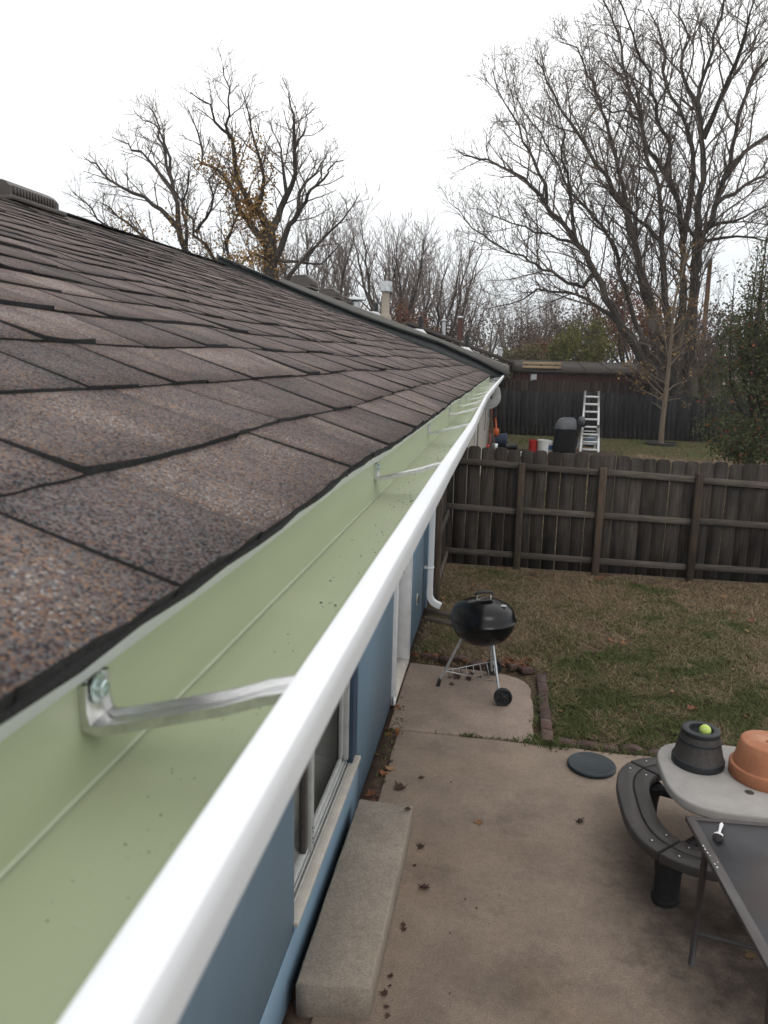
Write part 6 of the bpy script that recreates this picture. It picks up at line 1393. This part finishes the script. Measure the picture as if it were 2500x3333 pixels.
# leaves
def dry_leaf(seed, mat, size):
    """lobed, curled dry leaf with a stalk"""
    q = random.Random(seed); lob = [(0, -.15), (.20, -.22), (.48, -.12), (.32, .08), (.62, .22), (.34, .34), (.30, .55), (.12, .50), (0, 1.0), (-.13, .52), (-.34, .56), (-.32, .30), (-.6, .26), (-.36, .06), (-.45, -.14), (-.18, -.20)]
    curl = q.uniform(.3, .9); tw = q.uniform(-.4, .4); V = [(0, .15, .0)]
    for a, b in lob:
        a *= q.uniform(.8, 1.15); b *= q.uniform(.9, 1.1); V.append((a, b, curl*(a*a + .35*(b - .15)**2) + tw*a*b + q.uniform(-.04, .04)))
    n = len(lob); Vv = np.array(V)*size; F = [(0, 1 + i, 1 + (i + 1) % n) for i in range(n)]
    mb = MB(); mb.add(Vv, F); tube(mb, np.array([(0, -.15, 0), (.03, -.4, .04), (.08, -.62, .10)])*size, size*.02, 3); return mb.mesh('fallen_leaf', [mat])
LM = {'rust': [dry_leaf(s, M['leaf_rust'], .075) for s in range(4)], 'tan': [dry_leaf(s + 10, M['leaf_tan'], .055) for s in range(3)], 'dark': [dry_leaf(s + 20, M['leaf_dark'], .045) for s in range(4)]}
def leaf(kind, x, y, s, label, group=None, z=.004, tilt=.25):
    o = inst('fallen_leaf', LM[kind][q.randrange(len(LM[kind]))], None, (x, y, z), (q.uniform(-tilt, tilt), q.uniform(-tilt, tilt), q.uniform(0, 6.28)), (s, s, s), label=label, cat='leaf')
    if group: o['group'] = group
    return o
q = random.Random(14)
leaf('rust', .52, 10.70, 1.7, 'large orange brown leaf at the fence foot right of the first post', z=.02, tilt=.6); leaf('rust', .47, 10.45, 1.0, 'pale orange leaf just in front of the large leaf by the fence', z=.01)
leaf('rust', 1.43, 10.68, 1.6, 'large orange leaf against the foot of the middle fence post', z=.02, tilt=.6)
leaf('rust', 1.75, 6.57, 1.2, 'rusty leaf alone on the grass behind the barrel planter', z=.01)
leaf('tan', -.03, 4.53, 1.0, 'light tan leaf in the middle of the patio'); leaf('tan', -.675, 5.05, 1.3, 'tan leaf on the soil strip below the blue wall'); leaf('tan', .60, 6.28, .9, 'small orange leaf on the grass just right of the brick line', z=.005)
leaf('dark', -.360, 4.20, 1.2, 'dark curled leaf beside the far corner of the concrete step'); leaf('dark', -.318, 3.835, 1.5, 'dark leaf with a long stalk on the patio beside the step'); leaf('dark', -.57, 4.83, 2.0, 'big dark crumpled leaf behind the concrete step end'); leaf('dark', .61, 4.66, 1.2, 'grey brown leaf on the patio left of the curved bench'); leaf('dark', -.46, 4.98, .9, 'small dark leaf on the patio near the wall')
leaf('tan', 1.36, 3.62, 1.0, 'orange leaf on the dark stain under the glass table')
leaf('dark', -.475, 4.30, .9, 'dark leaf lying on the far corner of the concrete step', z=.178, tilt=.1)
for k in range(11): leaf('dark', -.30 + q.uniform(-.12, .22), 6.85 + q.uniform(-.22, .12), q.uniform(1.1, 1.7), 'dark dry leaf on the pad under the kettle grill', 'dry leaves under the grill', tilt=.6)
for k in range(34): leaf('rust', -.78 + 1.15*q.random(), 7.18 + abs(q.gauss(0, .09)), q.uniform(.6, 1.05), 'rusty leaf in the leaf drift along the far edge of the pad', 'leaf drift at the end of the pad', z=.015, tilt=.8)
for k in range(10): leaf('rust', q.uniform(.0, .36), 7.12 + q.uniform(0, .2), q.uniform(.8, 1.15), 'orange leaf in the heap beside the loose bricks right of the grill', 'leaf heap beside the loose bricks', z=.03, tilt=.9)
for k in range(46): leaf(q.choice(['rust', 'tan', 'tan', 'dark']), q.uniform(.6, 4.6), q.uniform(6.2, 10.9), q.uniform(.5, 1.05), 'small dry leaf scattered on our lawn', 'dry leaves scattered on the lawn', z=.014, tilt=.5)
for k in range(16): leaf(q.choice(['rust', 'dark', 'tan']), q.uniform(-.78, .1), q.uniform(7.5, 10.7), q.uniform(.6, 1.), 'dry leaf on the grass between wall and fence', 'dry leaves between wall and fence', z=.012, tilt=.5)
for k in range(22): leaf(q.choice(['dark', 'dark', 'rust']), -.78 + q.uniform(-.02, .08), q.uniform(4.45, 6.1), q.uniform(.5, .9), 'dry leaf caught on the soil strip under the blue wall', 'leaves on the soil strip', z=.0, tilt=.6)
for k in range(26): leaf('dark', q.uniform(-.4, 1.4), q.uniform(2.7, 5.6), q.uniform(.15, .32), 'tiny dark leaf scrap on the patio', 'leaf scraps on the patio', tilt=.4)
for k in range(8): leaf('dark', -.40 + q.uniform(-.01, .03), q.uniform(2.9, 4.3), q.uniform(.4, .8), 'small dark scrap along the foot of the concrete step', 'scraps along the step', tilt=.4)
# twigs and grit on the glass table
mb = MB(); q = random.Random(33)
for k in range(16):
    x, y = 1.30 + q.uniform(0, .35), 3.40 + q.uniform(-.12, .2); a = q.uniform(0, 6.28); tube(mb, [(x, y, .7145), (x + .03*math.cos(a), y + .03*math.sin(a), .719), (x + .05*math.cos(a + .8), y + .05*math.sin(a + .8), .7145)], .0011, 3)
obj('dry_twigs', mb, M['bark_dark'], label='thin dry twigs scattered on the glass table top', cat='twigs', kind='stuff')
for me in list(bpy.data.meshes):
    if me.users == 0: bpy.data.meshes.remove(me)

# ------------------------------------------------------------------ thin overcast haze that pales the far trees
def haze_mat():
    m = bpy.data.materials.new('overcast_haze'); m.use_nodes = True; nt = m.node_tree; nt.nodes.clear()
    o = nt.nodes.new('ShaderNodeOutputMaterial'); v = nt.nodes.new('ShaderNodeVolumePrincipled')
    v.inputs['Color'].default_value = (.93, .95, .97, 1); v.inputs['Density'].default_value = HAZE; v.inputs['Anisotropy'].default_value = .2
    nt.links.new(v.outputs[0], o.inputs['Volume']); return m
HAZE = .0006
mb = MB(); box(mb, -905, 905, -65, 1505, GZ - 1, 27)
obj('haze', mb, haze_mat(), kind='stuff', label='thin pale haze over the yards', cat='haze')
SC.cycles.volume_bounces = 1
